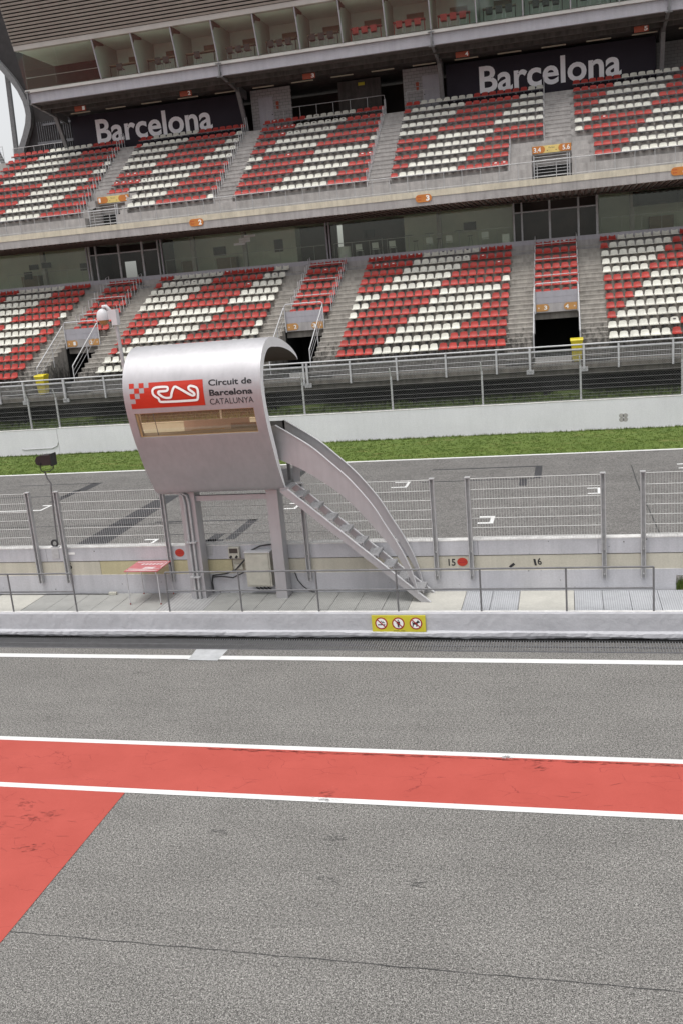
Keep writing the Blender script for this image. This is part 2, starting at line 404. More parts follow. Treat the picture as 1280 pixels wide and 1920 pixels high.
# pale concrete patch by the white line
tag(MB().quad((-8.52,18.44,.013),(-7.80,18.42,.013),(-7.78,19.06,.013),(-8.56,19.06,.013)).build('concrete_patch', 'patch_grey'), 'pale square patch crossing the far white line', kind='structure')
tag(MB().quad((-7.80,18.42,.005),(-7.5,18.42,.005),(-7.45,19.06,.005),(-7.78,19.06,.005)).build('patch_edge', 'track_asphalt'), 'faded strip beside the pale patch', kind='structure')
# dark scuffs
mb = MB()
for cx, cy, w, h in ((-3.4,10.9,.16,.09),(-2.15,11.0,.10,.14),(-3.55,11.9,.18,.08),(-5.4,11.9,.12,.07),(-9.5,17.7,.3,.1)):
    for k in range(9):
        a = random.uniform(-.5,.5); px = cx+random.uniform(-w,w); py = cy+random.uniform(-h,h); l = random.uniform(.03,.09); q = .008
        dx, dy = math.cos(a)*l, math.sin(a)*l
        mb.quad((px-dx,py-dy,.006),(px+dx,py+dy,.006),(px+dx,py+dy+q,.006),(px-dx,py-dy+q,.006))
simple('scuff_grey', (.10,.098,.095), .9, 0, .2, 30)
tag(mb.build('asphalt_scuffs', 'scuff_grey'), 'small dark scuffs scattered on the asphalt', kind='stuff')
mb = MB(); rnd = random.Random(12)
def fleck(mb, x, y, l, w, a, z=.0125):
    c, q = math.cos(a), math.sin(a)
    mb.add([(x-c*l+q*w,y-q*l-c*w,z),(x+c*l+q*w,y+q*l-c*w,z),(x+c*l-q*w,y+q*l+c*w,z),(x-c*l-q*w,y-q*l+c*w,z)],[(0,1,2,3)])
for k in range(420): fleck(mb, rnd.uniform(-6.5,3), 14.455-abs(rnd.gauss(0,.03)), rnd.uniform(.01,.07), rnd.uniform(.002,.006), rnd.gauss(0,.12))
for cx, cy in ((-9.0,12.35),(-8.7,12.0),(-9.1,11.7),(-8.35,12.1),(-3.9,13.1),(-8.2,11.2),(-.6,14.2)):
    for k in range(26): fleck(mb, cx+rnd.gauss(0,.09), cy+rnd.gauss(0,.07), rnd.uniform(.01,.05), rnd.uniform(.0015,.004), rnd.gauss(.25,.2))
for k in range(90):
    if k % 2: fleck(mb, rnd.uniform(-10.5,-7.55), rnd.uniform(9,12.8), rnd.uniform(.02,.10), rnd.uniform(.001,.003), rnd.gauss(0,.25))
    else: fleck(mb, rnd.uniform(-11,2), rnd.uniform(13.1,14.4), rnd.uniform(.02,.10), rnd.uniform(.001,.003), rnd.gauss(0,.25))
simple('rubber_red', (.26,.05,.04), .8, 0, .2, 30)
tag(mb.build('paint_scuffs', 'rubber_red'), 'small dark scuffs worn into the red paint', kind='stuff')
mb = MB()
for k in range(60): fleck(mb, -1.15+rnd.gauss(0,.05), 14.52+rnd.gauss(0,.03), rnd.uniform(.005,.02), .004, rnd.uniform(0,3))
for k in range(45): fleck(mb, -3.95+rnd.gauss(0,.10), 12.93+rnd.gauss(0,.02), rnd.uniform(.01,.03), .0025, rnd.gauss(0,.3))
tag(mb.build('line_scuffs', 'galvanised'), 'grey scuffs on the white lines', kind='stuff')
# drain grating
e = empty('drain_grating', (-5, 19.46, 0), 'long dark slotted drain grating at the foot of the rough white kerb wall', 'drain')
MB().box(-40,20,19.13,19.82,-.18,-.12).build('channel_bed', 'void_black', e)
MB().box(-40,20,19.10,19.15,-.1,.006).build('frame', 'dark_steel', e)
MB().box(-40,20,19.74,19.83,-.1,.004).build('frame', 'void_black', e)  # black strip painted in as the contact shadow between grating and kerb
mb = MB(); x = -24
while x < 8: mb.box(x, x+.020, 19.15, 19.74, -.05, .002); x += .058
mb.box(-24,8,19.43,19.45,-.06,-.004)
o = mb.build('bar', 'grey_steel', e); o['kind'] = 'stuff'
# rough kerb wall (lip) carrying the walkway
e = empty('kerb_wall', (-5, 19.95, 0), 'low rough whitewashed wall carrying the pit wall walkway', 'wall')
mb = MB(); nx = 520; X0, X1 = -32, 12
rows = [(19.95,-.02),(19.80,.035),(19.765,.09),(19.77,.165),(19.83,.20),(19.83,.35),(19.83,.50),(19.835,.60),(19.86,.637)]
def jit(i, j): 
    rr = random.Random(i*31+j*7); return rr.uniform(-1,1)
for i in range(nx+1):
    xx = X0+(X1-X0)*i/nx
    for j, (yy, zz) in enumerate(rows):
        a = .009 if j in (1,2,3) else .003
        wv = .01*math.sin(xx*1.3+j)+.006*math.sin(xx*4.1+2*j) if j in (1,2,3) else 0
        mb.v.append((xx, yy+jit(i,j)*a, zz+(jit(i,j+9)*a*1.1+wv if 0 < j < 5 else 0)))
nr = len(rows)
for i in range(nx):
    for j in range(nr-1): mb.f.append([i*nr+j, (i+1)*nr+j, (i+1)*nr+j+1, i*nr+j+1]); mb.m.append(0)
mb.build('rough_face', 'roughcast', e)
MB().box(X0, X1, 19.861, 19.955, .3, .638).build('top_edge', 'white_top', e)
# walkway: panels, each a slab
xs = [(-13.65,-12.96,0),(-12.96,-12.34,0),(-12.34,-11.70,0),(-11.70,-11.13,0),(-11.13,-10.51,0),(-10.51,-9.89,0),(-9.89,-8.69,2),(-8.69,-8.05,0),(-8.05,-7.4,0),(-7.4,-6.78,0),(-6.78,-6.16,0),(-6.16,-5.57,0),(-5.57,-4.93,0),(-4.93,-4.29,0),(-4.29,-3.68,0),(-3.68,-2.45,1),(-2.45,-1.82,3),(-1.82,-1.19,3),(-1.19,-.12,1),(-.12,.04,1),(.04,.66,3),(.66,1.26,3),(1.26,1.88,3),(1.88,3.1,3)]
x = -13.65
for k in range(10): xs.append((x-1.3, x, 1 if k % 3 == 0 else 0)); x -= 1.3
x = 3.1
for k in range(7): xs.append((x, x+1.2, 3)); x += 1.2
def ribmat(name, col, fr, amp=.30):
    m, nt, b = nodes_new(name); v = posnode(nt)
    w = nt.nodes.new('ShaderNodeTexWave'); w.wave_type = 'BANDS'; w.bands_direction = 'X'; w.inputs['Scale'].default_value = fr; w.inputs['Distortion'].default_value = 0
    nt.links.new(v, w.inputs['Vector'])
    c = mixc(nt, 1, tuple(col), ramp(nt, w.outputs['Fac'], [(0, g3(1-amp)), (.5, g3(1))]), 'MULTIPLY')
    c = mixc(nt, 1, c, ramp(nt, noise(nt, v, 2.4, 6, .7), [(.3, g3(.86)), (.7, g3(1.07))]), 'MULTIPLY')
    nt.links.new(c, b.inputs['Base Color']); b.inputs['Roughness'].default_value = .8; bump(nt, b, w.outputs['Fac'], .4, .006); MAT[name] = m
ribmat('walk_ribbed', (.33,.33,.315), 6.5, .22); ribmat('walk_metal', (.40,.41,.43), 6.5, .3); ribmat('walk_gravel', (.36,.36,.36), 3.3, .25)
mb = MB()
for a, b, k in xs:
    z = .630 if k != 1 else .634
    mb.box(a+.006, b-.006, 19.957, 21.30, .55, z, k)
tag(mb.build('walkway', ['walk_ribbed','walkway_smooth','walk_gravel','walk_metal'] if 'walk_gravel' in MAT else ['walk_ribbed','walkway_smooth','track_wall','walk_metal']), 'raised walkway of ribbed and smooth panels along the pit wall', kind='structure')
tag(MB().box(-32,12,19.957,21.36,.2,.548).build('walkway_base', 'dark_concrete'), kind='structure')

# ------------------------------------------------------------------ track side
sheet('track_asphalt', -120, 90, 21.6, 40.1, ZT, 'track_asphalt', lab='grey asphalt of the main straight')
sheet('track_edge_line', -120, 90, 40.02, 40.24, ZT+.006, 'track_white', lab='white line at the far edge of the track')
sheet('verge_soil', -120, 90, 40.1, 51.5, ZT-.02, 'grass_green', lab='green verge under the track wall')
def ipaint(name, polys, mat, lab, z=ZT+.005):
    mb = MB()
    for q in polys: mb.add([(x,y,z) for x, y in q], [tuple(range(len(q)))])
    return tag(mb.build(name, mat), lab, kind='structure')
def rect(x0,x1,y0,y1): return [(x0,y0),(x1,y0),(x1,y1),(x0,y1)]
def grid_box(x1, y0, y1, w=.5, t=.10):      # open bracket: bar across the lane and two short returns
    return [rect(x1-t,x1,y0,y1), rect(x1-w,x1-t,y0,y0+t*1.3), rect(x1-w,x1-t,y1-t*1.3,y1)]
polys = grid_box(-2.38,28.92,29.87,.5,.13)+grid_box(1.05,32.58,33.52,.44)+grid_box(-6.05,34.55,35.57,.62)+grid_box(-20.48,32.5,33.42,.42)+[rect(-22.6,-20.9,32.5,32.62)]
polys += grid_box(-13.36,27.3,27.92,.5)+[rect(4.02,4.9,37.02,37.17), rect(4.0,4.9,36.28,36.42)]+grid_box(-9.65,31.6,32.5,.45)+grid_box(-6.33,30.6,31.1,.3)
ipaint('grid_marks', polys, 'track_white', 'white starting grid brackets painted on the track')
ipaint('dark_patches', [[(-16.2,26.0),(-15.0,26.0),(-15.35,34.5),(-16.1,34.5)], rect(-24.5,-20.6,37.45,37.55), rect(-20.85,-20.35,36.0,37.6), rect(-20.95,-20.6,33.9,36.1), rect(-27,-20.6,35.0,35.1),
     rect(-5.5,-1.28,37.6,37.76), rect(-1.3,-1.03,35.4,37.76), rect(-5.6,-1.3,35.32,35.44), rect(-1.82,-1.54,34.2,35.44),
     rect(-14.5,-10.65,30.1,30.24), rect(-10.95,-10.62,27.7,30.24), rect(-12.0,-10.95,27.5,27.72), rect(-11.55,-11.2,27.3,28.5), rect(-34,-13,29.9,29.96), rect(-13.5,-7,28.4,28.46)],
     'dark_asphalt', 'dark patched strips in the track asphalt')
mb = MB(); pts = [(2.36,37.2),(2.35,34.5),(2.36,32.7),(2.43,30.5),(2.5,27.3),(2.52,24)]
for a, b in zip(pts, pts[1:]): mb.quad((a[0]-.02,a[1],ZT+.004),(a[0]+.02,a[1],ZT+.004),(b[0]+.02,b[1],ZT+.004),(b[0]-.02,b[1],ZT+.004))
tag(mb.build('track_crack', 'seam'), 'thin dark crack across the track at the right', kind='structure')

# grass blades of the verge
def tufts(name, mat, n, x0, x1, yf, zf, h0, h1, w, lab, seed=1, per=5):
    rnd = random.Random(seed); mb = MB()
    for i in range(n):
        cx = rnd.uniform(x0, x1); cy = yf(rnd); cz = zf(cx, cy)
        for k in range(per):
            a = rnd.uniform(0, 6.28); h = rnd.uniform(h0, h1); dx, dy = math.cos(a), math.sin(a); lean = rnd.uniform(0,.7)*h
            bx, by = cx+rnd.uniform(-.06,.06), cy+rnd.uniform(-.06,.06)
            mb.add([(bx-dy*w, by+dx*w, cz-.01), (bx+dy*w, by-dx*w, cz-.01), (bx+dx*lean, by+dy*lean, cz+h)], [(0,1,2)])
    return tag(mb.build(name, mat), lab, 'grass', kind='stuff')
tufts('grass', 'grass_green', 15000, -42, 13, lambda r: r.uniform(40.3,45.7), lambda x, y: ZT-.02, .02, .07, .013, 'short green grass strip between track and white wall', 1)
tufts('grass', 'grass_green', 1500, -42, 13, lambda r: 45.75-abs(r.gauss(0,.12)), lambda x, y: ZT-.02, .04, .15, .012, 'longer grass growing along the foot of the white track wall', 5)

# white track wall
e = empty('track_wall', (-12, 45.9, ZT), 'long smooth white concrete wall along the far side of the track', 'wall')
mb = MB(); X = [-90,-27.1,60]
mb.box(-90,-27.12,45.80,46.08,ZT-.1,1.64); mb.box(-27.10,60,45.80,46.10,ZT-.1,1.665)
mb.build('wall_panel', 'track_wall', e)
MB().box(-90,-27.12,45.79,46.09,1.641,1.665).box(-27.10,60,45.79,46.11,1.666,1.69).build('coping', 'white_top', e)
MB().box(-90,60,45.78,45.80,ZT-.05,ZT+.03).build('skirting', 'white_top', e)
mb = MB()
for cx, cz in ((2.48,.87),(2.66,.87),(2.48,.68),(2.66,.68)): mb.disc_y(cx, cz, 45.80, .115, .105, 18, 0, .004)
mb.build('clover_stain', 'parapet_concrete', e)
MB().tube([(-29.4,45.78,.62),(-29.2,45.78,.58),(-27.5,45.78,.60),(-27.2,45.78,.72),(-27.12,45.79,.9)],.02,6).build('cable', 'galvanised', e)
# chain-link fence on the wall
e = empty('chain_link_fence', (-12, 46.0, 1.67), 'chain link fence with slim steel posts on the white track wall', 'fence')
px = [-40.5,-36.2,-31.9,-28.72,-27.0,-22.2,-17.6,-13.05,-8.48,-4.0,.65,5.22,9.8]
for i, x in enumerate(px):
    mb = MB(); mb.box(x-.045,x+.045,46.0,46.07,1.6,3.35)
    mb.tube([(x,46.03,3.35),(x-.03,45.9,3.78)],.03,6)
    mb.build('post', 'galv_light' if x < 20 else 'galvanised', e)
mb = MB(); x = -41.0; s = .085; h = 1.78; z0 = 1.70
d = .0045
while x < 10.0:
    for sg in (1, -1):
        xa, xb = (x, x+h) if sg > 0 else (x+h, x)
        za, zb = z0, z0+h; y = 45.995 if sg > 0 else 46.003
        # clip to fence ends
        mb.add([(xa-d,y,za),(xa+d,y,za),(xb+d,y,zb),(xb-d,y,zb)], [(0,1,2,3)])
        mb.add([(xa,y-d,za),(xa,y+d,za),(xb,y+d,zb),(xb,y-d,zb)], [(0,1,2,3)])
    x += s*1.414
o = mb.build('chain_mesh', 'chain_steel', e)
mb = MB()
for z in (1.74,1.88,2.02,2.22,2.42,2.66,2.95,3.2,3.46): mb.tube([(-41,45.985,z),(10,45.985,z)],.0055,4)
mb.build('cable', 'chain_steel', e)
# bank, weeds and dark void under the stand
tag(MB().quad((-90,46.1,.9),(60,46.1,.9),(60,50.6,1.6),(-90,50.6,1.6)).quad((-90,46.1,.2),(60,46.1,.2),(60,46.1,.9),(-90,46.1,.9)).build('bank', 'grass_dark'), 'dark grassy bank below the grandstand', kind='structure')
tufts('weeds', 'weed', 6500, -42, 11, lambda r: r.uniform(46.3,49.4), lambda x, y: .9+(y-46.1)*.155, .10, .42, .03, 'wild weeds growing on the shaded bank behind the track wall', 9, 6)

# ------------------------------------------------------------------ pit wall and its fence
e = empty('pit_wall', (-5, 21.45, .25), 'white pit wall with a cream band along its face', 'wall')
jo = [-32,-16.4,-13.5,-2.14,.6,12]
mb = MB()
for a, b in zip(jo, jo[1:]):
    mb.box(a+.004,b-.004,21.34,21.57,1.515,1.865); 
mb.build('upper_block', 'pit_wall', e)
mb = MB(); mb.box(-32,2.30,21.345,21.57,.50,1.12); mb.box(3.4,12,21.345,21.57,.5,1.12)
mb.box(2.30,3.4,21.345,21.57,.97,1.12)
mb.build('lower_block', 'pit_wall', e)
MB().box(-32,12,21.40,21.569,1.12,1.515).build('core', 'dark_concrete', e)
MB().box(-32,12,21.335,21.575,1.866,1.89).build('coping', 'white_top', e)
mb = MB(); bands = [(-32,-11.99,0),(-11.98,-8.32,1),(-8.30,12,0)]
for a, b, m in bands: mb.box(a,b,21.350,21.40,1.122,1.495,m)
mb.build('cream_band', ['cream_wall','yellow_wall'], e)
MB().box(-32,12,21.343,21.40,1.1201,1.135).build('ledge', 'white_top', e)
tufts('grass_clump', 'grass_green', 120, 2.34, 3.35, lambda r: r.uniform(21.36,21.56), lambda x, y: .62, .1, .3, .012, 'clump of green grass showing through the gap in the pit wall', 3, 8)
# writing and stickers on the wall
def sticker(name, lab, cat, build, group=None):
    pass
e = empty('number_mark', (-2.74,21.34,1.25), "black number 15 on the pit wall beside a red oval sticker", 'number')
mb = MB(); text_on(mb, '15', -2.86,-2.69,1.255,1.43,21.346,0,.02); mb.build('digits', 'ink', e)
e = empty('number_mark', (-.76,21.34,1.25), "larger black number 16 alone on the cream band, slightly tilted", 'number')
mb = MB(); text_on(mb, '1', -.84,-.79,1.24,1.40,21.346,0,.02,-.03); text_on(mb, '6', -.765,-.67,1.255,1.42,21.346,0,.02,-.02); mb.build('digits', 'ink', e)
e = empty('number_mark', (-12.87,21.34,1.3), "black number 6 on the cream band beside a fence post", 'number')
mb = MB(); text_on(mb, '6', -12.92,-12.81,1.30,1.47,21.346,0,.02); mb.build('digits', 'ink', e)
mb = MB(); mb.prism_y([(-1.44,1.225),(-1.40,1.185),(-1.29,1.27),(-1.33,1.315)],21.342,21.346)
tag(mb.build('tape_piece', 'ink'), 'short slanted black strip on the cream band', 'tape')
for cx, cz, lab in ((-2.525,1.352,'red oval sticker beside the number 15'),(-9.70,1.70,'red oval sticker on the wall left of the booth leg')):
    e = empty('oval_sticker', (cx,21.34,cz-.1), lab, 'sticker', 'red oval stickers on the pit wall')
    MB().disc_y(cx,cz,21.345 if cx > -5 else 21.338,.125,.105).build('backing', 'dull_red', e)
    yy = 21.341 if cx > -5 else 21.334
    mb = MB()
    for k in range(4): mb.box(cx-.06+k*.03,cx-.04+k*.03,yy-.001,yy,cz+.03,cz+.05)
    for k in range(6): mb.box(cx-.095+k*.032,cx-.07+k*.032,yy-.001,yy,cz-.022,cz+.005)
    mb.build('print', 'sign_red', e)
tag(MB().box(-12.88,-12.66,21.334,21.339,1.70,1.76).build('label_plate', 'sign_white'), 'small blank white plate on the wall beside the second fence post', 'plate')
# mesh fence panels bolted to the wall
PX = [(-19.6,-16.6),(-15.8,-13.73),(-12.90,-9.95),(-9.3,-6.3),(-6.25,-3.13),(-2.30,.73),(1.59,4.6),(5.4,8.4)]
PN = ['far left outside the frame','at the left edge beside the floodlight','between the floodlight and the booth','seen between the legs of the booth','behind the booth staircase','right of the staircase behind the number 16','at the right edge of the pit wall','beyond the right edge']
for (a, b), nm in zip(PX, PN):
    e = empty('fence_panel', ((a+b)/2,21.28,.94), 'grey welded mesh fence panel '+nm, 'fence', 'mesh fence panels along the pit wall')
    posts = [a, b] if abs(a+6.25) > .01 else [b]
    for x in posts:
        mb = MB(); mb.box(x-.052,x+.052,21.30,21.335,.94,3.41); mb.box(x-.052,x-.034,21.22,21.30,.94,3.41); mb.box(x+.034,x+.052,21.22,21.30,.94,3.41)
        mb.box(x-.06,x+.06,21.21,21.34,3.41,3.43)
        p = mb.build('post', 'galvanised', e)
        m2 = MB()
        for z in (1.03,1.62): m2.lathe(x,21.28,[(.022,z-.012),(.022,z+.012)],8)
        m2.build('bolt', 'galv_light', p)
    mb = MB(); y = 21.27
    a2, b2 = a+.055, b-.055
    for z in (3.39,3.13,2.90,2.67,2.44,2.21,1.99): mb.tube([(a2,y,z),(b2,y,z)],.0065,4)
    n = int((b2-a2)/.061)
    for k in range(n+1):
        xx = a2+(b2-a2)*k/n; mb.tube([(xx,y+.008,1.90),(xx,y+.008,3.40)],.0036,3)
    mb.build('wire_mesh', 'wire', e)
# tube railing at the walkway edge
rx = [-14.85,-13.05*1.0,-11.86+.0]
def railing(name, lab, x0, x1, posts):
    e = empty(name, ((x0+x1)/2,19.91,.637), lab, 'railing', 'tube railings along the walkway')
    z1, z2 = 1.635, 1.165
    mb = MB(); mb.tube([(x0,19.91,z1),(x1,19.91,z1)],.022,8); mb.build('top_rail', 'grey_steel', e, 40)
    mb = MB(); mb.tube([(x0,19.91,z2),(x1,19.91,z2)],.020,8); mb.build('middle_rail', 'grey_steel', e, 40)
    for x in posts: MB().tube([(x,19.91,.62),(x,19.91,z1)],.021,8).build('post', 'grey_steel', e, 40)
k = 19.91/18.9
railing('tube_railing', 'grey tube railing of the walkway ending left of the red table', -19.5, -12.0, [-17.5,-15.6,-13.78,-12.0])
railing('tube_railing', 'long grey tube railing in front of the booth and staircase', -9.50, 1.69, [x*k for x in (-9.02,-7.26,-5.46,-3.675,-1.885,-.12,1.605)])

# ------------------------------------------------------------------ yellow prohibition sign
e = empty('warning_sign', (-3.87,19.82,.18), 'yellow sign with three red prohibition circles on the kerb wall', 'sign')
MB().box(-4.495,-3.25,19.795,19.82,.18,.575).build('plate', 'sign_yellow', e)
y0 = 19.794
for i, cx in enumerate((-4.275,-3.88,-3.475)):
    cz = .385; r = .145
    mb = MB(); mb.disc_y(cx,cz,y0,r,r,32,0,.002); mb.disc_y(cx,cz,y0-.002,r*.80,r*.80,32,1,.002)
    if i == 0:
        mb.box(cx-.085,cx+.09,y0-.0055,y0-.0045,cz-.045,cz-.022,2)
        for dx in (0,.045):
            pp = [(cx-.05+dx,cz+.065),(cx-.03+dx,cz+.03),(cx+.0+dx,cz+.045),(cx+.02+dx,cz+.012),(cx+.055+dx*.6,cz+.02)]
            for a, b in zip(pp, pp[1:]): mb.add([(a[0],y0-.005,a[1]-.008),(b[0],y0-.005,b[1]-.008),(b[0],y0-.005,b[1]+.008),(a[0],y0-.005,a[1]+.008)],[(0,1,2,3)],2)
    elif i == 1:
        mb.disc_y(cx,cz+.075,y0-.0042,.016,.018,12,2,.001)
        mb.add([(cx+u,y0-.005,cz+v) for u, v in ((-.038,.05),(-.042,-.01),(-.028,-.012),(-.024,.01),(-.02,-.10),(-.004,-.10),(0,-.04),(.004,-.10),(.02,-.10),(.024,.01),(.028,-.012),(.042,-.01),(.038,.05))][::-1],[tuple(range(12,-1,-1))],2)
    else:
        mb.add([(cx+u,y0-.005,cz+v) for u, v in ((-.085,-.08),(-.06,-.08),(-.052,-.03),(.0,-.03),(.005,-.08),(.03,-.08),(.04,.0),(.06,.012),(.09,.02),(.095,.04),(.062,.06),(.055,.095),(.035,.06),(.01,.03),(-.055,.02),(-.085,.055),(-.075,-.01))],[tuple(range(17))],2)
    c = math.cos(R(-45)); s = math.sin(R(-45)); L = r*.9; t = .013
    mb.add([(cx+c*L*u-s*t*v, y0-.0062, cz+s*L*u+c*t*v) for u, v in ((-1,-1),(1,-1),(1,1),(-1,1))],[(0,1,2,3)],0)
    mb.build('prohibition_symbol', ['sign_red','sign_white','ink'], e)
mb = MB()
for k in range(14):
    if k not in (7,8): mb.box(-4.0+k*.019,-3.988+k*.019,y0-.001,y0,.203,.214)
mb.build('small_print', 'ink', e)

# ------------------------------------------------------------------ observation booth
PR = [(22.735,6.285),(22.679,6.372),(22.539,6.473),(22.293,6.598),(22.003,6.711),(21.714,6.801),(21.456,6.869),(21.139,6.93),(20.84,6.965),(20.566,6.975),(20.277,6.925),(19.977,6.754),(19.749,6.483),(19.634,6.204),(19.605,5.90),(19.663,5.495),(19.808,4.994),(20.035,4.466),(20.257,4.01),(20.602,3.489),(20.752,3.403)]
SS = [0]
for a, b in zip(PR, PR[1:]): SS.append(SS[-1]+math.hypot(a[0]-b[0], a[1]-b[1]))
_d = 2.954-SS[PR.index((19.977,6.754))]; SS = [v+_d for v in SS]      # arc length measured so that the front keeps its marks
def cr(p0, p1, p2, p3, u):
    return tuple(.5*((2*b)+(-a+c)*u+(2*a-5*b+4*c-d)*u*u+(-a+3*b-3*c+d)*u**3) for a, b, c, d in zip(p0, p1, p2, p3))
def pos(s):
    s = max(SS[0], min(SS[-1], s)); i = 0
    while i < len(SS)-2 and s > SS[i+1]: i += 1
    u = (s-SS[i])/(SS[i+1]-SS[i]); g = lambda k: PR[max(0, min(len(PR)-1, k))]
    return cr(g(i-1), g(i), g(i+1), g(i+2), u)
def nrm(s):
    a = pos(s-.05); b = pos(s+.05); dy, dz = b[0]-a[0], b[1]-a[1]; l = math.hypot(dy, dz)
    return (dz/l, -dy/l)                    # outward (toward -y on the front)
def thick(s):
    a = s-SS[0]; b = SS[-1]-s
    return min(.03+.19*min(1, max(0,a)/1.9)**.7, .035+.20*min(1, max(0,b)/1.3)**.8)
BX0, BX1 = -9.79, -6.5
e = empty('observation_booth', ((BX0+BX1)/2, 20.9, .64), 'white curved observation booth on two legs with a staircase', 'booth')
BOOTH = e
ws0, ws1, wx0, wx1 = 4.30, 4.91, -9.605, -6.735
sl = sorted(set([SS[0]+(SS[-1]-SS[0])*k/84 for k in range(85)]+[ws0, ws1]))
xl = [BX0, wx0, wx1, BX1]
mb = MB(); lin = MB(); rim = {-1: MB(), 1: MB()}
def P(s, x, off): y, z = pos(s); n = nrm(s); return (x, y+n[0]*off, z+n[1]*off)
for a, b in zip(sl, sl[1:]):
    for i in range(3):
        if i == 1 and a >= ws0-1e-4 and b <= ws1+1e-4: continue
        x0, x1 = xl[i], xl[i+1]
        mb.quad(P(a,x0,0),P(b,x0,0),P(b,x1,0),P(a,x1,0))
        lin.quad(P(a,x1,-thick(a)),P(b,x1,-thick(b)),P(b,x0,-thick(b)),P(a,x0,-thick(a)))
    for x, sg in ((BX0,-1),(BX1,1)):
        q = [P(a,x,0),P(b,x,0),P(b,x,-thick(b)),P(a,x,-thick(a))]
        rim[sg].quad(*(q if sg < 0 else q[::-1]))
for s in (SS[0], SS[-1]): mb.quad(P(s,BX0,0),P(s,BX1,0),P(s,BX1,-thick(s)),P(s,BX0,-thick(s)))
for a, b in zip(sl, sl[1:]):
    if a >= ws0-1e-4 and b <= ws1+1e-4:
        for x in (wx0, wx1): mb.quad(P(a,x,0),P(b,x,0),P(b,x,-thick(b)),P(a,x,-thick(a)))
for s in (ws0, ws1): mb.quad(P(s,wx0,0),P(s,wx1,0),P(s,wx1,-thick(s)),P(s,wx0,-thick(s)))
# merge verts so the shell shades smoothly
def weld(mb, tol=1e-4):
    key = {}; nv = []; mp = []
    for v in mb.v:
        k = tuple(round(c/tol) for c in v)
        if k not in key: key[k] = len(nv); nv.append(v)
        mp.append(key[k])
    mb.v = nv; mb.f = [[mp[i] for i in f] for f in mb.f]
weld(mb); mb.build('shell', 'silver_paint', e, 35)
weld(lin); lin.build('lining', 'olive_lining', e, 35)
for k in (-1, 1): rim[k].build('rim', 'rim_white', e)
# window
w = MB()
for a, b in ((ws0,ws0+.02),(ws1-.02,ws1)): w.quad(P(a,wx0,-.03),P(b,wx0,-.03),P(b,wx1,-.03),P(a,wx1,-.03))
for a, b in ((wx0,wx0+.05),(wx1-.02,wx1)): w.quad(P(ws0,a,-.029),P(ws1,a,-.029),P(ws1,b,-.029),P(ws0,b,-.029))
wf = w.build('window', 'tan_desk', e)
w = MB(); n = 8
for k in range(n):
    a = ws0+(ws1-ws0)*k/n; b = ws0+(ws1-ws0)*(k+1)/n
    w.quad(P(a,wx0,-.05),P(b,wx0,-.05),P(b,wx1,-.05),P(a,wx1,-.05))
w.build('pane', 'booth_glass', wf)
w = MB(); w.tube([P(ws0,-9.17,-.045),P(ws1,-9.17,-.045)],.008,5); w.build('seam', 'dark_steel', wf)
# logo panel and lettering follow the curved shell
def curved(mb, x0, x1, s0, s1, off=.004, m=0, n=6):
    for k in range(n):
        a = s0+(s1-s0)*k/n; b = s0+(s1-s0)*(k+1)/n
        mb.quad(P(a,x0,off),P(b,x0,off),P(b,x1,off),P(a,x1,off),m)
lg = MB(); q = .1205; xa = -9.63
curved(lg, xa+4*q, -7.842, 3.60, 4.19)
curved(lg, xa+3*q, xa+4*q, 3.60+q*.98, 4.19); curved(lg, xa+2*q, xa+3*q, 3.60+2*q*.98, 4.19)
curved(lg, xa+q, xa+2*q, 3.60+3*q*.98, 4.19, n=3); curved(lg, xa, xa+q, 3.60+4*q*.98, 4.19, n=2)
for i, j in ((0,0),(2,0),(1,1),(0,2)): curved(lg, xa+i*q, xa+(i+1)*q, 3.60+j*q*.98, 3.60+(j+1)*q*.98, n=2)
lp = lg.build('logo_panel', 'logo_red', e)
tr = [(-8.698,3.721),(-8.85,3.716),(-8.971,3.72),(-9.03,3.745),(-9.062,3.79),(-9.06,3.85),(-9.04,3.89),(-8.994,3.931),(-8.932,3.966),(-8.921,4.046),(-8.883,4.065),(-8.04,4.069),(-7.995,4.045),(-7.965,3.86),(-7.985,3.79),(-8.02,3.765),(-8.13,3.728),(-8.18,3.75),(-8.191,3.79),(-8.17,3.82),(-8.064,3.892),(-8.055,3.93),(-8.09,3.95),(-8.126,3.947),(-8.46,3.745),(-8.50,3.728),(-8.537,3.74),(-8.603,3.869),(-8.625,3.95),(-8.65,3.97),(-8.782,3.97),(-8.92,3.87),(-8.925,3.83),(-8.90,3.815),(-8.721,3.817),(-8.685,3.795),(-8.68,3.745)]
def smooth_loop(p, it=2):
    for _ in range(it):
        q = []
        for i in range(len(p)):
            a, b = p[i], p[(i+1) % len(p)]
            q += [(.75*a[0]+.25*b[0], .75*a[1]+.25*b[1]), (.25*a[0]+.75*b[0], .25*a[1]+.75*b[1])]
        p = q
    return p
tl = smooth_loop(tr, 2)
def ribbon(pts, w, off):
    mb = MB(); K = len(pts)
    for i, (x, s) in enumerate(pts):
        a = pts[i-1]; b = pts[(i+1) % K]; dx, ds = b[0]-a[0], b[1]-a[1]; l = math.hypot(dx, ds) or 1
        nx_, ns_ = -ds/l*w, dx/l*w
        mb.v += [P(s+ns_, x+nx_, off), P(s-ns_, x-nx_, off)]
    for i in range(K): j = (i+1) % K; mb.f.append([2*i, 2*i+1, 2*j+1, 2*j]); mb.m.append(0)
    return mb
ribbon(tl, .037, .008).build('track_outline', 'logo_rim' if 'logo_rim' in MAT else 'sign_red', lp)
ribbon(tl, .027, .011).build('track_line', 'sign_white', lp)
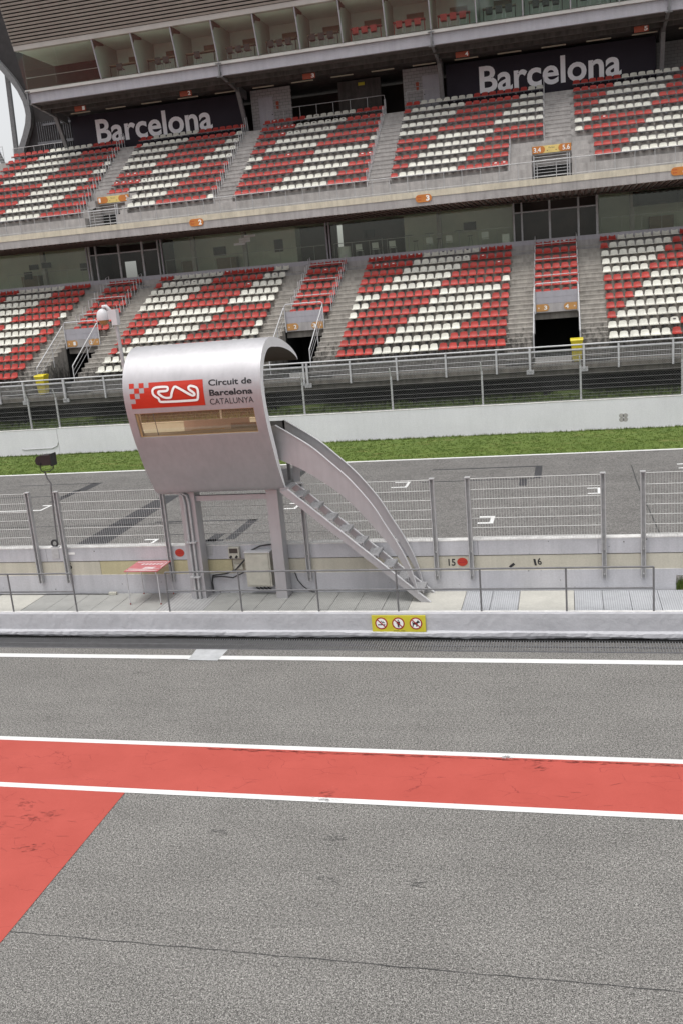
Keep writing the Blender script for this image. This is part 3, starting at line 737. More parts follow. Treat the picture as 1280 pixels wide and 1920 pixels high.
for body, x0, x1, s0, s1, bo in (('Circuit de', -7.712,-6.70,3.617,3.762,.022),('Barcelona', -7.712,-6.70,3.845,3.988,.030),('CATALUNYA', -7.725,-6.705,4.055,4.19,.002)):
    vs, fs = text_geo(body, bo); t = MB()
    t.add([P(s1-(s1-s0)*v, x0+(x1-x0)*u, .005) for u, v in vs], fs); t.build('lettering', 'ink', e)
# floor, legs, cross beam, interior
MB().box(BX0+.05,BX1-.02,20.78,22.7,3.42,3.52).build('floor', 'grey_steel', e)
MB().box(BX0+.1,-7.9,22.6,22.66,3.53,4.9).build('side_board', 'silver_paint', e)
for x0, x1 in ((-9.31,-8.92),(-7.07,-6.79)):
    MB().box(x0 if x0 < -8 else x0, x1, 20.87, 21.24, .60, 3.42).build('leg', 'silver_paint', e)
MB().box(-8.92,-7.07,20.95,21.05,3.13,3.26).build('cross_beam', 'silver_paint', e)
for x in (-9.06,-9.17): MB().tube([(x-.6,20.80,3.40),(x-.15,20.82,3.38),(x-.03,20.82,3.3),(x,20.82,3.1),(x,20.82,.62)],.032,8).build('conduit', 'galvanised', e, 50)
mb = MB()
for z in (1.2,2.1): mb.box(-9.25,-8.98,20.76,20.875,z,z+.03)
mb.build('bracket', 'galvanised', e)
e2 = empty('desk', (-8.0,20.5,3.52), 'tan wooden desk seen through the booth window', 'desk')
MB().box(-9.6,-6.8,20.15,21.0,4.78,4.83).build('desk_top', 'tan_desk', e2)
MB().box(-8.7,-7.9,20.35,20.8,4.83,4.93).build('shelf', 'tan_desk', e2)
MB().box(-9.55,-6.85,20.95,21.0,4.0,4.78).build('back_panel', 'tan_desk', e2)
for x in (-9.5,-6.95): MB().box(x,x+.06,20.90,20.96,3.52,4.78).build('leg', 'tan_desk', e2)
# staircase
st = MB().box(-6.62,-6.40,20.6,21.2,3.40,3.47).build('staircase', 'silver_paint', e)
def slab_y(pts_top, pts_bot, y0, y1):
    mb = MB(); n = len(pts_top)
    A = [(x,y0,z) for x, z in pts_top]; B = [(x,y0,z) for x, z in pts_bot]; C_ = [(x,y1,z) for x, z in pts_top]; D = [(x,y1,z) for x, z in pts_bot]
    mb.v = A+B+C_+D
    for i in range(n-1):
        mb.f += [[n+i,n+i+1,i+1,i],[2*n+i,2*n+i+1,3*n+i+1,3*n+i],[i,i+1,2*n+i+1,2*n+i],[3*n+i,3*n+i+1,n+i+1,n+i]]; mb.m += [0]*4
    mb.f += [[n,0,2*n,3*n],[n-1,2*n-1,4*n-1,3*n-1]]; mb.m += [0,0]
    return mb
for y0 in (20.52, 21.20):
    a = slab_y([(-6.42,3.44),(-3.226,.637)], [(-6.62,3.40),(-3.438,.637)], y0, y0+.03)
    a.v += [] ; a.build('stringer', 'silver_paint', st)
    MB().add([(-6.42,y0-.02,3.44),(-3.226,y0-.02,.637),(-3.226,y0+.05,.637),(-6.42,y0+.05,3.44),(-6.41,y0-.02,3.455),(-3.21,y0-.02,.645),(-3.21,y0+.05,.645),(-6.41,y0+.05,3.455)],
             [(0,3,2,1),(4,5,6,7),(0,1,5,4),(1,2,6,5),(2,3,7,6),(3,0,4,7)]).build('flange', 'white_steel', st)
def gratemat():
    m, nt, b = nodes_new('tread_grating'); v = posnode(nt, (1,1,0))
    vo = nt.nodes.new('ShaderNodeTexVoronoi'); vo.inputs['Scale'].default_value = 38; nt.links.new(v, vo.inputs['Vector'])
    c = ramp(nt, vo.outputs['Distance'], [(.18, (.10,.10,.105)), (.42, (.40,.40,.41))])
    nt.links.new(c, b.inputs['Base Color']); b.inputs['Roughness'].default_value = .5; b.inputs['Metallic'].default_value = .4; MAT['tread_grating'] = m
gratemat()
for k in range(9):
    x = -6.20+k*.337; z = 3.27-k*.2945
    MB().box(x-.15,x+.13,20.555,21.195,z-.022,z).box(x+.11,x+.13,20.555,21.195,z-.07,z-.022).build('tread', 'tread_grating', st)
# curved side panels of the stair
top = [(-6.55,4.972),(-6.136,4.707),(-5.732,4.426),(-5.369,4.095),(-4.975,3.71),(-4.653,3.327),(-4.366,2.927),(-4.149,2.527),(-3.93,2.144),(-3.745,1.76),(-3.596,1.357),(-3.515,.989),(-3.488,.859)]
bot = [(-6.553,4.178),(-6.032,3.926),(-5.589,3.643),(-5.152,3.307),(-4.758,2.902),(-4.434,2.498),(-4.176,2.167),(-3.952,1.837),(-3.78,1.506),(-3.611,1.137),(-3.505,.86)]
def resample(p, n):
    d = [0]
    for a, b in zip(p, p[1:]): d.append(d[-1]+math.hypot(a[0]-b[0], a[1]-b[1]))
    o = []
    for k in range(n):
        t = d[-1]*k/(n-1); i = 0
        while i < len(d)-2 and t > d[i+1]: i += 1
        u = (t-d[i])/(d[i+1]-d[i]); g = lambda j: p[max(0, min(len(p)-1, j))]
        o.append(cr(g(i-1), g(i), g(i+1), g(i+2), u))
    return o
tp, bt = resample(top, 40), resample(bot, 40)
bt = [b if b[1] < t[1]-.004 else (b[0], t[1]-.004) for t, b in zip(tp, bt)]
for y0, far in ((20.485, 0), (21.245, 1)):
    dz = 0
    sd = slab_y(tp, bt, y0, y0+.02).build('side_panel', 'silver_paint', e, 30)
    mb = MB(); n = len(tp)
    for i, (x, z) in enumerate(tp):
        a = tp[max(0,i-1)]; b = tp[min(n-1,i+1)]; l = math.hypot(b[0]-a[0], b[1]-a[1]); nx_, nz_ = -(b[1]-a[1])/l*.014, (b[0]-a[0])/l*.014
        mb.v += [(x,y0-.025,z),(x,y0+.045,z),(x+nx_,y0+.045,z+nz_),(x+nx_,y0-.025,z+nz_)]
    for i in range(n-1):
        for k in range(4): mb.f.append([4*i+k, 4*i+(k+1)%4, 4*i+4+(k+1)%4, 4*i+4+k]); mb.m.append(0)
    mb.build('top_flange', 'white_steel', sd, 30)
MB().add([(-6.76,20.49,4.955),(-6.55,20.485,4.972),(-6.553,20.485,4.18),(-6.60,20.49,4.18),(-6.76,20.51,4.955),(-6.55,20.505,4.972),(-6.553,20.505,4.18),(-6.60,20.51,4.18)],
         [(3,2,1,0),(4,5,6,7),(0,1,5,4),(1,2,6,5),(2,3,7,6),(3,0,4,7)]).build('end_plate', 'silver_paint', e)
MB().box(-7.9,-6.55,21.25,21.27,4.62,4.97).box(-6.60,-6.53,21.25,21.33,3.5,4.97).build('back_rail', 'grey_steel', e)
MB().box(-6.46,-6.30,21.26,21.28,3.46,4.2).build('end_plate', 'silver_paint', e)

# dome camera on a bracket beside the booth
e = empty('dome_camera', (-9.93,20.1,5.6), 'white dome camera with an amber lens on a slim pole beside the booth', 'camera')
MB().tube([(-9.90,20.1,5.5),(-9.92,20.1,6.5),(-9.965,20.1,7.50)],.042,10).build('pole', 'galvanised', e, 50)
MB().box(-10.03,-9.90,20.02,20.18,7.53,7.88).box(-10.17,-10.03,20.04,20.16,7.66,7.86).build('mount', 'white_steel', e)
MB().box(-9.92,-9.78,20.07,20.13,5.55,5.62).build('bracket', 'galvanised', e)
MB().lathe(-10.255,20.08,[(.150,7.66),(.152,7.72),(.140,7.80),(.108,7.87),(.055,7.91),(.01,7.92)],20).build('hood', 'white_steel', e, 50)
MB().lathe(-10.255,20.08,[(.01,7.54),(.06,7.555),(.10,7.60),(.115,7.66)],20).build('lens', 'amber', e, 60)
MB().tube([(-10.24,20.08,7.95),(-10.15,20.08,7.96),(-10.08,20.09,7.88),(-10.06,20.09,7.72)],.045,8).build('arm', 'galv_light', e, 50)

# floodlight on a pole at the pit wall
e = empty('floodlight', (-13.23,21.47,1.87), 'black floodlight on a bent slim pole clamped to the pit wall', 'floodlight')
MB().tube([(-13.20,21.47,1.99),(-13.13,21.47,3.50),(-13.11,21.47,3.60),(-13.20,21.47,3.76),(-13.23,21.47,3.92)],.022,8).build('pole', 'grey_steel', e, 40)
hd = MB(); prof = [(-13.60+.0,4.22)]
pl = [(21.60,4.14),(21.60,4.38),(21.50,4.40),(21.36,4.36),(21.30,4.27),(21.36,4.16)]
hd.prism_y([(-13.40,4.24),(-13.385,4.16),(-13.33,4.11),(-13.20,4.10),(-12.95,4.11),(-12.95,4.37),(-13.22,4.37),(-13.34,4.34)],21.36,21.60)
hd.box(-12.955,-12.93,21.33,21.63,4.08,4.40); hd.build('lamp_housing', 'black_plastic', e)
MB().tube([(-13.26,21.34,4.18),(-13.25,21.34,3.98),(-13.23,21.42,3.92),(-13.08,21.46,3.93),(-13.06,21.62,3.98),(-13.06,21.62,4.18)],.014,6).build('bracket', 'black_plastic', e)
MB().box(-13.33,-13.12,21.325,21.345,1.60,1.87).box(-13.33,-13.12,21.33,21.46,1.895,1.91).build('clamp_plate', 'galvanised', e)
mb = MB()
for r_ in (.07,.085,.10): mb.tube([(-13.24+r_*math.cos(t*.524),21.40,2.0+r_*math.sin(t*.524)) for t in range(12)],.014,5,closed=True)
mb.build('cable_coil', 'cable', e, 60)

# red table
e = empty('table', (-10.4,20.85,.634), 'small table with a red and white printed top on thin legs', 'table')
MB().box(-10.84,-9.93,20.40,21.28,1.495,1.515).build('table_top', 'table_red', e)
mb = MB()
def pq(pts): mb.add([(x,y,1.518) for x, y in pts],[tuple(range(len(pts)))])
pq([(-10.8,20.42),(-9.97,20.42),(-9.97,20.46),(-10.4,20.49),(-10.8,20.46)])
pq([(-10.8,20.55),(-10.3,20.52),(-9.97,20.60),(-9.97,20.63),(-10.35,20.57),(-10.8,20.62)])
pq([(-10.45,20.60),(-10.15,20.60),(-10.1,20.75),(-10.4,20.75)])
pq([(-9.99,20.7),(-9.96,20.7),(-9.96,21.2),(-9.99,21.2)]); pq([(-10.8,21.12),(-10.3,21.16),(-9.97,21.12),(-9.97,21.17),(-10.3,21.2),(-10.8,21.18)])
for k in range(6): pq([(-10.62+k*.1,20.92),(-10.55+k*.1,20.92),(-10.53+k*.1,21.05),(-10.60+k*.1,21.05)])
mb.build('print', 'table_print', e)
for x, y in ((-10.80,20.44),(-9.97,20.44),(-10.80,21.24),(-9.97,21.24)):
    l = MB().tube([(x,y,.66),(x,y,1.40),(x+(.05 if x < -10.4 else -.05),y,1.49)],.013,7).build('leg', 'galv_light', e, 40)
    MB().tube([(x,y,.632),(x,y,.665)],.018,7).build('foot', 'red_rubber', l)

# electrical boxes and cables on the wall
e = empty('electrical_cabinet', (-7.55,21.2,.8), 'pale grey electrical cabinet on the pit wall between the booth legs', 'cabinet')
MB().box(-7.87,-7.22,21.08,21.33,.86,1.745).build('case', 'cream_box', e)
MB().box(-7.83,-7.26,21.06,21.079,.90,1.70).build('door', 'cream_box', e)
MB().box(-7.88,-7.21,21.05,21.34,1.746,1.765).build('lid', 'white_steel', e)
mb = MB()
for x in (-7.7,-7.6,-7.5,-7.4): mb.tube([(x,21.2,.86),(x+.02,21.22,.78),(x+.06,21.3,.72)],.018,6)
mb.build('cable_gland', 'cable', e)
e = empty('socket_box', (-8.2,21.3,1.55), 'small cream socket box with two dark plugs above the cable', 'socket')
MB().box(-8.34,-8.06,21.22,21.335,1.56,1.85).build('case', 'cream_box', e)
MB().box(-8.31,-8.09,21.212,21.219,1.70,1.82).build('window', 'brown_dark', e)
for x in (-8.28,-8.13): MB().tube([(x,21.23,1.61),(x,21.17,1.60)],.03,10).build('plug', 'black_plastic', e)
MB().box(-8.23,-8.02,21.26,21.335,1.26,1.39).build('junction_box', 'cream_box', e)
mb = MB(); mb.tube([(-7.05,21.28,1.92),(-7.5,21.28,1.86),(-7.75,21.27,1.75),(-7.95,21.25,1.5),(-8.2,21.25,1.26),(-8.45,21.25,1.16),(-8.85,21.28,1.1),(-8.9,21.3,.9),(-8.88,21.3,.66)],.02,7)
mb.tube([(-8.0,21.26,1.18),(-8.3,21.24,1.05),(-8.6,21.26,1.08),(-8.85,21.28,1.06)],.018,7)
tag(mb.build('wall_cable', 'cable', None, 50), 'thick black cable looping along the pit wall between the booth legs', 'cable')
mb = MB(); mb.tube([(-6.68,21.30,1.15),(-6.62,21.29,.95),(-6.50,21.28,.80),(-6.35,21.27,.68),(-6.2,21.27,.645)],.014,6)
tag(mb.build('wall_cable', 'cable', None, 50), 'thin dark cable curving to the floor right of the booth leg', 'cable')
mb = MB(); mb.tube([(-16,21.22,.645),(-14,21.2,.645),(-12.6,21.22,.645),(-11.75,21.20,.645)],.012,6)
tag(mb.build('floor_cable', 'cable', None, 50), 'thin cable lying on the walkway left of the table', 'cable')
tag(MB().box(-11.76,-11.55,21.15,21.24,.634,.70).build('power_strip', 'cream_box'), 'small white power strip on the walkway by the wall', 'power strip')
tag(MB().box(-8.98,-8.80,21.325,21.339,1.62,1.86).build('metal_plate', 'galvanised'), 'grey metal plate on the wall beside the left booth leg', 'plate')

# ------------------------------------------------------------------ grandstand
GS = empty('grandstand', (-14,56,0), 'two tier concrete grandstand with glazed boxes above and below', 'grandstand')
XL, XR = -52.0, 20.0
LY = lambda r: 49.13+(12-r)*.954
LZ = lambda r: 4.263+(12-r)*.45
UY = lambda r: 58.2+(10-r)*.889
UZ = lambda r: 13.91+(10-r)*.579
SL = [(-43.9,-41.5),(-29.85,-27.4),(-15.75,-13.3),(-1.65,.80),(12.45,14.9)]     # slots of the lower tunnels
SU = [(-29.80,-27.55),(-1.62,.62)]
def ranges(lo, hi, cuts):
    o = []; x = lo
    for a, b in cuts:
        if b <= lo or a >= hi: continue
        if a > x: o.append((x, a))
        x = b
    if x < hi: o.append((x, hi))
    return o
mb = MB()
for r in range(12, 0, -1):
    y0 = LY(r)+.42-.954; y1 = LY(r)+.42; z = LZ(r)-.40
    if r == 1: y1 = 60.04
    if r >= 9:
        for a, b in ranges(XL, XR, SL): mb.box(a,b,y0,y1,2.95,z)
    elif r == 8:
        for a, b in ranges(XL, XR, SL): mb.box(a,b,y0,53.0,2.95,z)
        mb.box(XL,XR,53.0,y1,5.62,z)
    else: mb.box(XL,XR,y0,y1,z-.9,z)
mb.build('lower_terrace', 'terrace', GS)
AL = []
for c in (-42.7,-28.62,-14.52,-.42,13.68):
    AL += [(c-2.53,c-1.23),(c+1.23,c+2.53)]
for a, b in AL:
    mb = MB()
    for r in range(12, 0, -1):
        y1 = LY(r)+.42 if r > 1 else 60.04; y0 = LY(r)+.42-.477; z = LZ(r)-.40
        if r > 1: mb.box(a,b,y0,y1-.002,z+.001,z+.225)
        mb.box(a,b,y0-.018,y0,z+.17,z+.226)  # nosing lip added so each step gets a shadow line
        if r > 1: mb.box(a,b,y1-.02,y1,z+.395,z+.449)
    mb.box(a,b,48.0,LY(12)+.42-.956,3.31,3.56)
    mb.build('aisle_steps', 'terrace', GS)
# tunnel insides and head panels
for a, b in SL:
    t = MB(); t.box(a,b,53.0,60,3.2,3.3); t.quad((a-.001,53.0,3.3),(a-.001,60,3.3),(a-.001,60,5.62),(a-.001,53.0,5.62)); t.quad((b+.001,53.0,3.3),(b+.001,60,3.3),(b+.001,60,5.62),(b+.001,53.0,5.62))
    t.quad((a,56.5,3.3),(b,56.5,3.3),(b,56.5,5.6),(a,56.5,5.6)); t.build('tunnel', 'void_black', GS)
    t = MB(); t.box(a+.12,b-.12,52.96,53.0,6.40,6.72); t.box(a+.12,b-.12,52.965,53.0,6.07,6.395); t.build('head_panel', 'grey_cap', GS)
    t = MB(); t.box(a+.10,b-.10,52.97,53.05,5.60,6.068); t.build('lintel', 'parapet_concrete', GS)
# floor slab and front beam
MB().box(XL,XR,47.82,48.596,3.0,3.30).box(XL,XR,48.0,49,2.7,3.0).build('front_slab', 'slab_concrete', GS)
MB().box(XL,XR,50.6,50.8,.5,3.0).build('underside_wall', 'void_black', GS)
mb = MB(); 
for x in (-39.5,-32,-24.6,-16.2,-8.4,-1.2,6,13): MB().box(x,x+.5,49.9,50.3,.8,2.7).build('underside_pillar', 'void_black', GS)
MB().tube([(XL,48.4,2.62),(XR,48.4,2.62)],.05,6).build('pipe', 'dark_concrete', GS)
# parapet behind the lower tier
MB().box(XL,XR,60.041,60.4,8.3,9.36).build('parapet', 'parapet_concrete', GS)
MB().box(XL,XR,60.02,60.42,9.361,9.63).build('parapet_cap', 'grey_cap', GS)
# lower boxes: floor, back wall, ceiling
FL = 9.58
MB().box(XL,XR,60.42,66,FL-.1,FL).build('box_floor', 'parapet_concrete', GS)
mb = MB()
for a, b in ranges(XL, XR, [(-31.45,-26.3),(-17.48,-10.07),(-2.9,2.1)]):
    MB().quad((a,63.4,FL),(b,63.4,FL),(b,63.4,12.0),(a,63.4,12.0)).build('box_back_wall', 'suite_green', GS)
for x in (-17.48,-10.07): MB().quad((x,63.4,FL),(x,65,FL),(x,65,12),(x,63.4,12)).build('box_side_wall', 'suite_green', GS)
mb.quad((XL,66,FL),(XL,60.5,FL),(XL,60.5,12),(XL,66,12))
mb.build('box_side_wall', 'suite_green', GS)
for a, b in ((-17.48,-14.9),(-14.5,-10.07)): MB().box(a,b,64.6,64.9,FL,11.98).build('dark_panel', 'brown_dark', GS)
for q in ((4.13,12,61.3,61.36,11.05,11.9),(-35.6,-34.9,61.6,61.7,10.85,11.2),(-13.0,-12.3,64.4,64.55,10.9,11.4),(-36.6,-35.9,61.6,61.7,10.8,11.15),(-37.2,-36.6,61.8,61.9,10.2,10.7)): MB().box(*q).build('screen', 'void_black', GS)
MB().box(XL,XR,60.95,66,11.97,12.015).build('box_ceiling', 'suite_green', GS)
# door bays, corridor with an opening at the back
for k, (a, b) in enumerate(((-31.45,-26.3),(-2.9,2.1))):
    t = MB(); t.quad((a,60.9,FL),(a,64,FL),(a,64,12),(a,60.9,12)); t.quad((b,60.9,FL),(b,64,FL),(b,64,12),(b,60.9,12))
    if k == 0:
        hx0, hx1, hz0, hz1 = -30.45, -29.55, 9.62, 10.85
        t.box(a,hx0,64,64.1,FL,12); t.box(hx1,b,64,64.1,FL,12); t.box(hx0,hx1,64,64.1,hz1,12)
    else: t.box(a,b,62.4,62.5,FL,12)
    t.build('door_recess', 'brown_dark', GS)
    mul = [(-31.42,.10),(-30.94,.10),(-29.22,.13),(-27.5,.13),(-26.36,.10)] if k == 0 else [(-2.88,.10),(-2.40,.10),(-.74,.12),(.95,.12),(2.04,.14)]
    t = MB()
    for x, w_ in mul: t.box(x-w_/2,x+w_/2,60.72,60.86,FL,11.95)
    t.box(a,b,60.74,60.84,11.28,11.36); t.build('door_frame', 'galvanised', GS)
    t = MB().quad((a,60.8,FL),(b,60.8,FL),(b,60.8,11.28),(a,60.8,11.28)).build('door_pane', 'lower_glass', GS)
# fixed panes of the lower boxes
def gp(a, b): MB().box(a,b,60.79,60.80,FL,11.95).build('window', 'lower_glass', GS)
for a, b in ranges(XL, XR, [(-31.5,-26.25),(-14.78,-14.42),(-2.95,2.15)]):
    n = max(1, round((b-a)/2.3)); 
    for k in range(n): gp(a+(b-a)*k/n+.006, a+(b-a)*(k+1)/n-.006)
for x in (-14.72,-14.52,-26.1,-31.6): MB().box(x-.045,x+.045,60.70,60.80,FL,11.95).build('mullion', 'grey_cap', GS)
# inner safety rails
mb = MB()
for a, b in ((-38,-31.7),(-26.0,-14.9),(-14.3,-3.1),(2.3,10)):
    for z in (10.55,): mb.tube([(a,61.0,z),(b,61.0,z)],.018,5)
    x = a
    while x < b: mb.tube([(x,61.0,FL),(x,61.0,10.55)],.012,5); x += 1.15
mb.build('inner_rail', 'galvanised', GS)
# checkered mark on the glass of the lower box
mb = MB()
for i, j in ((2,3),(1,2),(2,1),(1,0),(3,3),(2,2),(1,1),(0,0)):
    x0 = -21.0+i*.38-.12*(3-j)*0; z0 = 11.05+j*.15
    mb.add([(x0,60.785,z0),(x0+.4,60.785,z0),(x0+.42,60.785,z0+.14),(x0+.02,60.785,z0+.14)],[(0,1,2,3)])
mb.build('checkered_mark', 'chair_grey', GS)
for x in (-36.0,-24.6,-20.9,-7.8,4.0): MB().box(x,x+.28,62.2,62.5,FL,11.97).build('inner_pillar', 'parapet_concrete', GS)
for q in ((-23.4,-22.5,10.6,11.2),(-19.0,-18.4,10.5,11.3),(-33.6,-33.1,10.5,11.0),(-6.2,-5.4,10.7,11.2)): MB().box(q[0],q[1],63.34,63.39,q[2],q[3]).build('picture', 'brown_dark', GS)
for x0, x1 in ((-25.6,-24.8),(-23.0,-21.6),(-38.0,-36.6),(5.2,6.6)): MB().box(x0,x1,62.7,63.2,FL,FL+.85).build('side_cabinet', 'panel_brown', GS)
# balcony front and soffit
MB().box(XL,XR,56.30,56.52,12.46,12.80).build('balcony_cream_band', 'cream_band', GS)
mb = MB(); x = XL
while x < XR: mb.box(x+.006,x+5.6-.006,56.325,56.6,12.0,12.455); x += 5.6
mb.build('balcony_beam', 'parapet_concrete', GS)
MB().box(XL,XR,56.525,58,12.40,12.58).box(XL,XR,56.6,66,12.02,12.3).build('balcony_slab', 'terrace_upper', GS)
mb = MB(); x = XL
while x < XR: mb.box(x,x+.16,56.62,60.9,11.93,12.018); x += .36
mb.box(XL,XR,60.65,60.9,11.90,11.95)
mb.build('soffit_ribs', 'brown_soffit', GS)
# upper terrace
mb = MB()
mb2 = MB()
for r in range(10, 0, -1):
    y1 = UY(r)+.40; y0 = y1-.889; z = UZ(r)-.40
    rs = ranges(XL, XR, SU) if r >= 8 else [(XL, XR)]
    for a, b in rs: mb.box(a,b,y0,y1 if r > 1 else 74,12.31 if r >= 8 else z-1.4,z)
mb.build('upper_terrace', 'terrace_upper', GS)
AU = [(-30.45,-29.2),(-21.1,-19.85),(-11.35,-9.95),(-.95,.65)]
for a, b in AU:
    mb2 = MB()
    for r in range(10, 1, -1):
        if (r >= 8) and (a < -29 or a > -2): continue
        y1 = UY(r)+.40; z = UZ(r)-.40; mb2.box(a,b,y1-.44,y1-.002,z+.001,z+.289); mb2.box(a,b,y1-.462,y1-.441,z+.23,z+.291); mb2.box(a,b,y1-.022,y1,z+.52,z+.578)  # thin lips added to the steps for their shadow lines
    mb2.build('upper_aisle_steps', 'terrace_upper', GS)
for a, b in ((-27.5,-27.0),(-3.0,-1.65),(.65,1.6)):
    for r in range(10, 7, -1):
        y1 = UY(r)+.40; z = UZ(r)-.40; MB().box(a,b,y1-.44,y1-.002,z+.001,z+.289).build('upper_aisle_step', 'terrace_upper', GS)
for a, b in SU:
    t = MB(); t.quad((a,60.4,12.6),(b,60.4,12.6),(b,60.4,14.6),(a,60.4,14.6)); t.quad((a-.001,58.6,12.6),(a-.001,60.4,12.6),(a-.001,60.4,14.5),(a-.001,58.6,14.0)); t.quad((b+.001,58.6,12.6),(b+.001,60.4,12.6),(b+.001,60.4,14.5),(b+.001,58.6,14.0))
    t.build('upper_tunnel', 'void_black', GS)
    t = MB()
    for k in range(9): t.tube([(a+.1,58.2,12.75+k*.17),(b-.1,58.2,12.75+k*.17)],.014,5)
    for x in (a+.12,b-.12,b-.25): t.box(x-.03,x+.03,58.15,58.25,12.6,14.2)
    t.build('tunnel_grille', 'galvanised', GS)
    t = MB(); t.box(a,b,59.95,60.39,14.42,15.05); t.build('upper_lintel', 'terrace_upper', GS)
# gallery behind the upper tier
G0 = 18.72
for a, b, y in ((-20.9,-18.0,67.4),(-10.15,-7.45,67.4),(6.3,8.5,70)): MB().box(a,b,y,y+.2,G0,21.6).build('gallery_brick_wall', 'white_brick', GS)
mb = MB(); mb.box(-37.5,XR,72,72.2,G0,21.6); mb.build('gallery_back_wall', 'brown_dark', GS)
mb = MB(); mb.box(-14.9,-11.9,68.6,68.8,G0,21.6); mb.build('gallery_block', 'dark_concrete', GS)
for x0, x1, y, mt in ((-20.35,-19.3,67.395,'grey_cap'),(-8.85,-7.75,67.395,'grey_cap'),(-13.65,-12.6,68.59,'dark_concrete')):
    d = MB().box(x0,x1,y-.03,y,G0,21.05).build('door', mt, GS)
    MB().box(x1-.16 if x0 > -15 and x0 < -10 else (x1-.14 if x0 < -15 else x0+.06), (x1-.06 if x0 < -10 else x0+.14), y-.07,y-.031,19.85,19.9).build('handle', 'black_plastic', d)
# columns and haunches of the four frames
for fx in (-35.04,-21.21,-7.47,6.3):
    mb = MB(); w_ = .13
    mb.prism_x([(65.45,21.55),(66.85,18.75),(67.1,18.75),(65.75,21.55)],fx-w_,fx+w_); mb.build('column', 'grey_steel', GS)
    mb = MB(); mb.prism_x([(62.35,21.72),(65.4,21.32),(67.3,21.05),(67.3,21.6),(62.35,21.95)],fx-.09,fx+.09)
    mb.box(fx-.2,fx+.2,62.22,62.29,21.62,21.68); mb.box(fx-.05,fx+.05,62.16,62.29,21.68,22.48); mb.box(fx-.2,fx+.2,62.14,62.29,22.42,22.46)
    mb.build('haunch', 'grey_steel', GS)
# ceiling of the gallery / suite floor, front beam
MB().box(-35.3,XR,62.5,74,21.75,22.1).build('gallery_ceiling', 'dark_concrete', GS)
mb = MB()
mb.box(-35.04,XR,62.36,62.40,21.72,22.36); mb.box(-35.04,XR,62.30,62.50,21.72,21.75); mb.build('front_beam', 'grey_cap', GS)
mb = MB(); x = -35.2
while x < XR: mb.box(x+.005,x+4.6-.005,62.20,62.55,22.37,22.55); x += 4.6
mb.build('suite_floor_edge', 'trim_white', GS)
mb = MB()
for y in (63.6,65.0): mb.box(-35,XR,y,y+.2,21.5,21.75)
mb.build('ceiling_beam', 'dark_concrete', GS)
x = -34
while x < 18:
    MB().box(x,x+1.5,66.0,66.12,21.44,21.50).build('strip_lamp', 'light_strip', GS); x += 2.75
tag(MB().box(-13.45,-13.0,68.5,68.56,21.2,21.4).build('exit_lamp', 'sign_yellow'), 'small yellow exit lamp above the door behind the upper tier', 'lamp')
# suites: floor, ceiling, partitions, back wall, panes
MB().box(-35.0,XR,62.2,67,22.551,22.6).build('suite_floor', 'dark_concrete', GS)
MB().box(-35.0,XR,61.6,67,24.86,24.95).build('suite_ceiling', 'suite_white', GS)
MB().box(-29.45,XR,65.0,65.1,22.6,24.86).box(-35.0,-29.45,66.5,66.6,22.6,24.86,1).build('suite_back_wall', ['suite_white','dark_wall'], GS)
mx = [-29.45+2.75*k for k in range(18)]
slope = lambda z: 62.15-(z-22.56)*.335
for x in mx:
    if x > XR: break
    MB().prism_x([(slope(22.56)+.12,22.6),(65.0,22.6),(65.0,24.86),(slope(24.86)+.12,24.86)],x-.04,x+.04).build('partition', 'suite_side', GS)
    MB().prism_x([(slope(22.56)-.02,22.56),(slope(22.56)+.10,22.56),(slope(24.86)+.10,24.86),(slope(24.86)-.02,24.86)],x-.035,x+.035).build('mullion', 'grey_cap', GS)
    MB().prism_x([(slope(24.3)+.1,24.3),(slope(24.3)+.25,24.5),(63.0,24.72),(63.0,24.85),(slope(24.86)+.1,24.85)],x-.08,x+.08).build('rafter', 'brown_dark', GS)
    MB().box(x+.9,x+2.0,64.95,64.999,23.95,24.3).build('wall_unit', 'panel_brown', GS)
def tilt_pane(a, b):
    MB().add([(a,slope(22.56),22.56),(b,slope(22.56),22.56),(b,slope(24.84),24.84),(a,slope(24.84),24.84)],[(0,1,2,3)]).build('window', 'suite_glass', GS)
ed = [-35.04,-32.2]+mx
for a, b in zip(ed, ed[1:]):
    if b < XR: tilt_pane(a+.052 if a >= -29.46 else a+.01, b-.052 if b > -29.46 else b-.01)
MB().tube([(-35,62.3,23.3),(-29.5,62.3,23.3)],.015,5).build('inner_rail', 'galvanised', GS)
# trim above the panes, louvres
mb = MB(); x = -35.05
while x < XR:
    mb.add([(x+.004,slope(24.84)-.05,24.82),(x+3.03,slope(24.84)-.05,24.82),(x+3.03,slope(25.1)-.05,25.10),(x+.004,slope(25.1)-.05,25.10),(x+.004,61.7,24.82),(x+3.03,61.7,24.82),(x+3.03,61.7,25.10),(x+.004,61.7,25.10)],
           [(0,1,2,3),(1,5,6,2),(5,4,7,6),(4,0,3,7),(3,2,6,7),(4,5,1,0)]); x += 3.035
mb.build('window_head_trim', 'trim_white', GS)
mb = MB(); k = 0
while 25.12+k*.195 < 31.5:
    z = 25.12+k*.195; y = 61.25-(z-25.1)*.385
    mb.add([(-35.05,y-.05,z),(XR,y-.05,z),(XR,y-.09,z+.125),(-35.05,y-.09,z+.125),(-35.05,y+.06,z+.02),(XR,y+.06,z+.02),(XR,y+.02,z+.155),(-35.05,y+.02,z+.155)],
           [(0,1,2,3),(0,4,5,1),(3,2,6,7),(4,7,6,5),(0,3,7,4),(1,5,6,2)]); k += 1
o = mb.build('louvre_slats', 'louvre', GS)
mb = MB(); y = lambda z: 61.25-(z-25.1)*.385
mb.add([(-35.04,y(25.1)+.1,25.1),(XR,y(25.1)+.1,25.1),(XR,y(31.5)+.1,31.5),(-35.04,y(31.5)+.1,31.5)],[(0,1,2,3)])
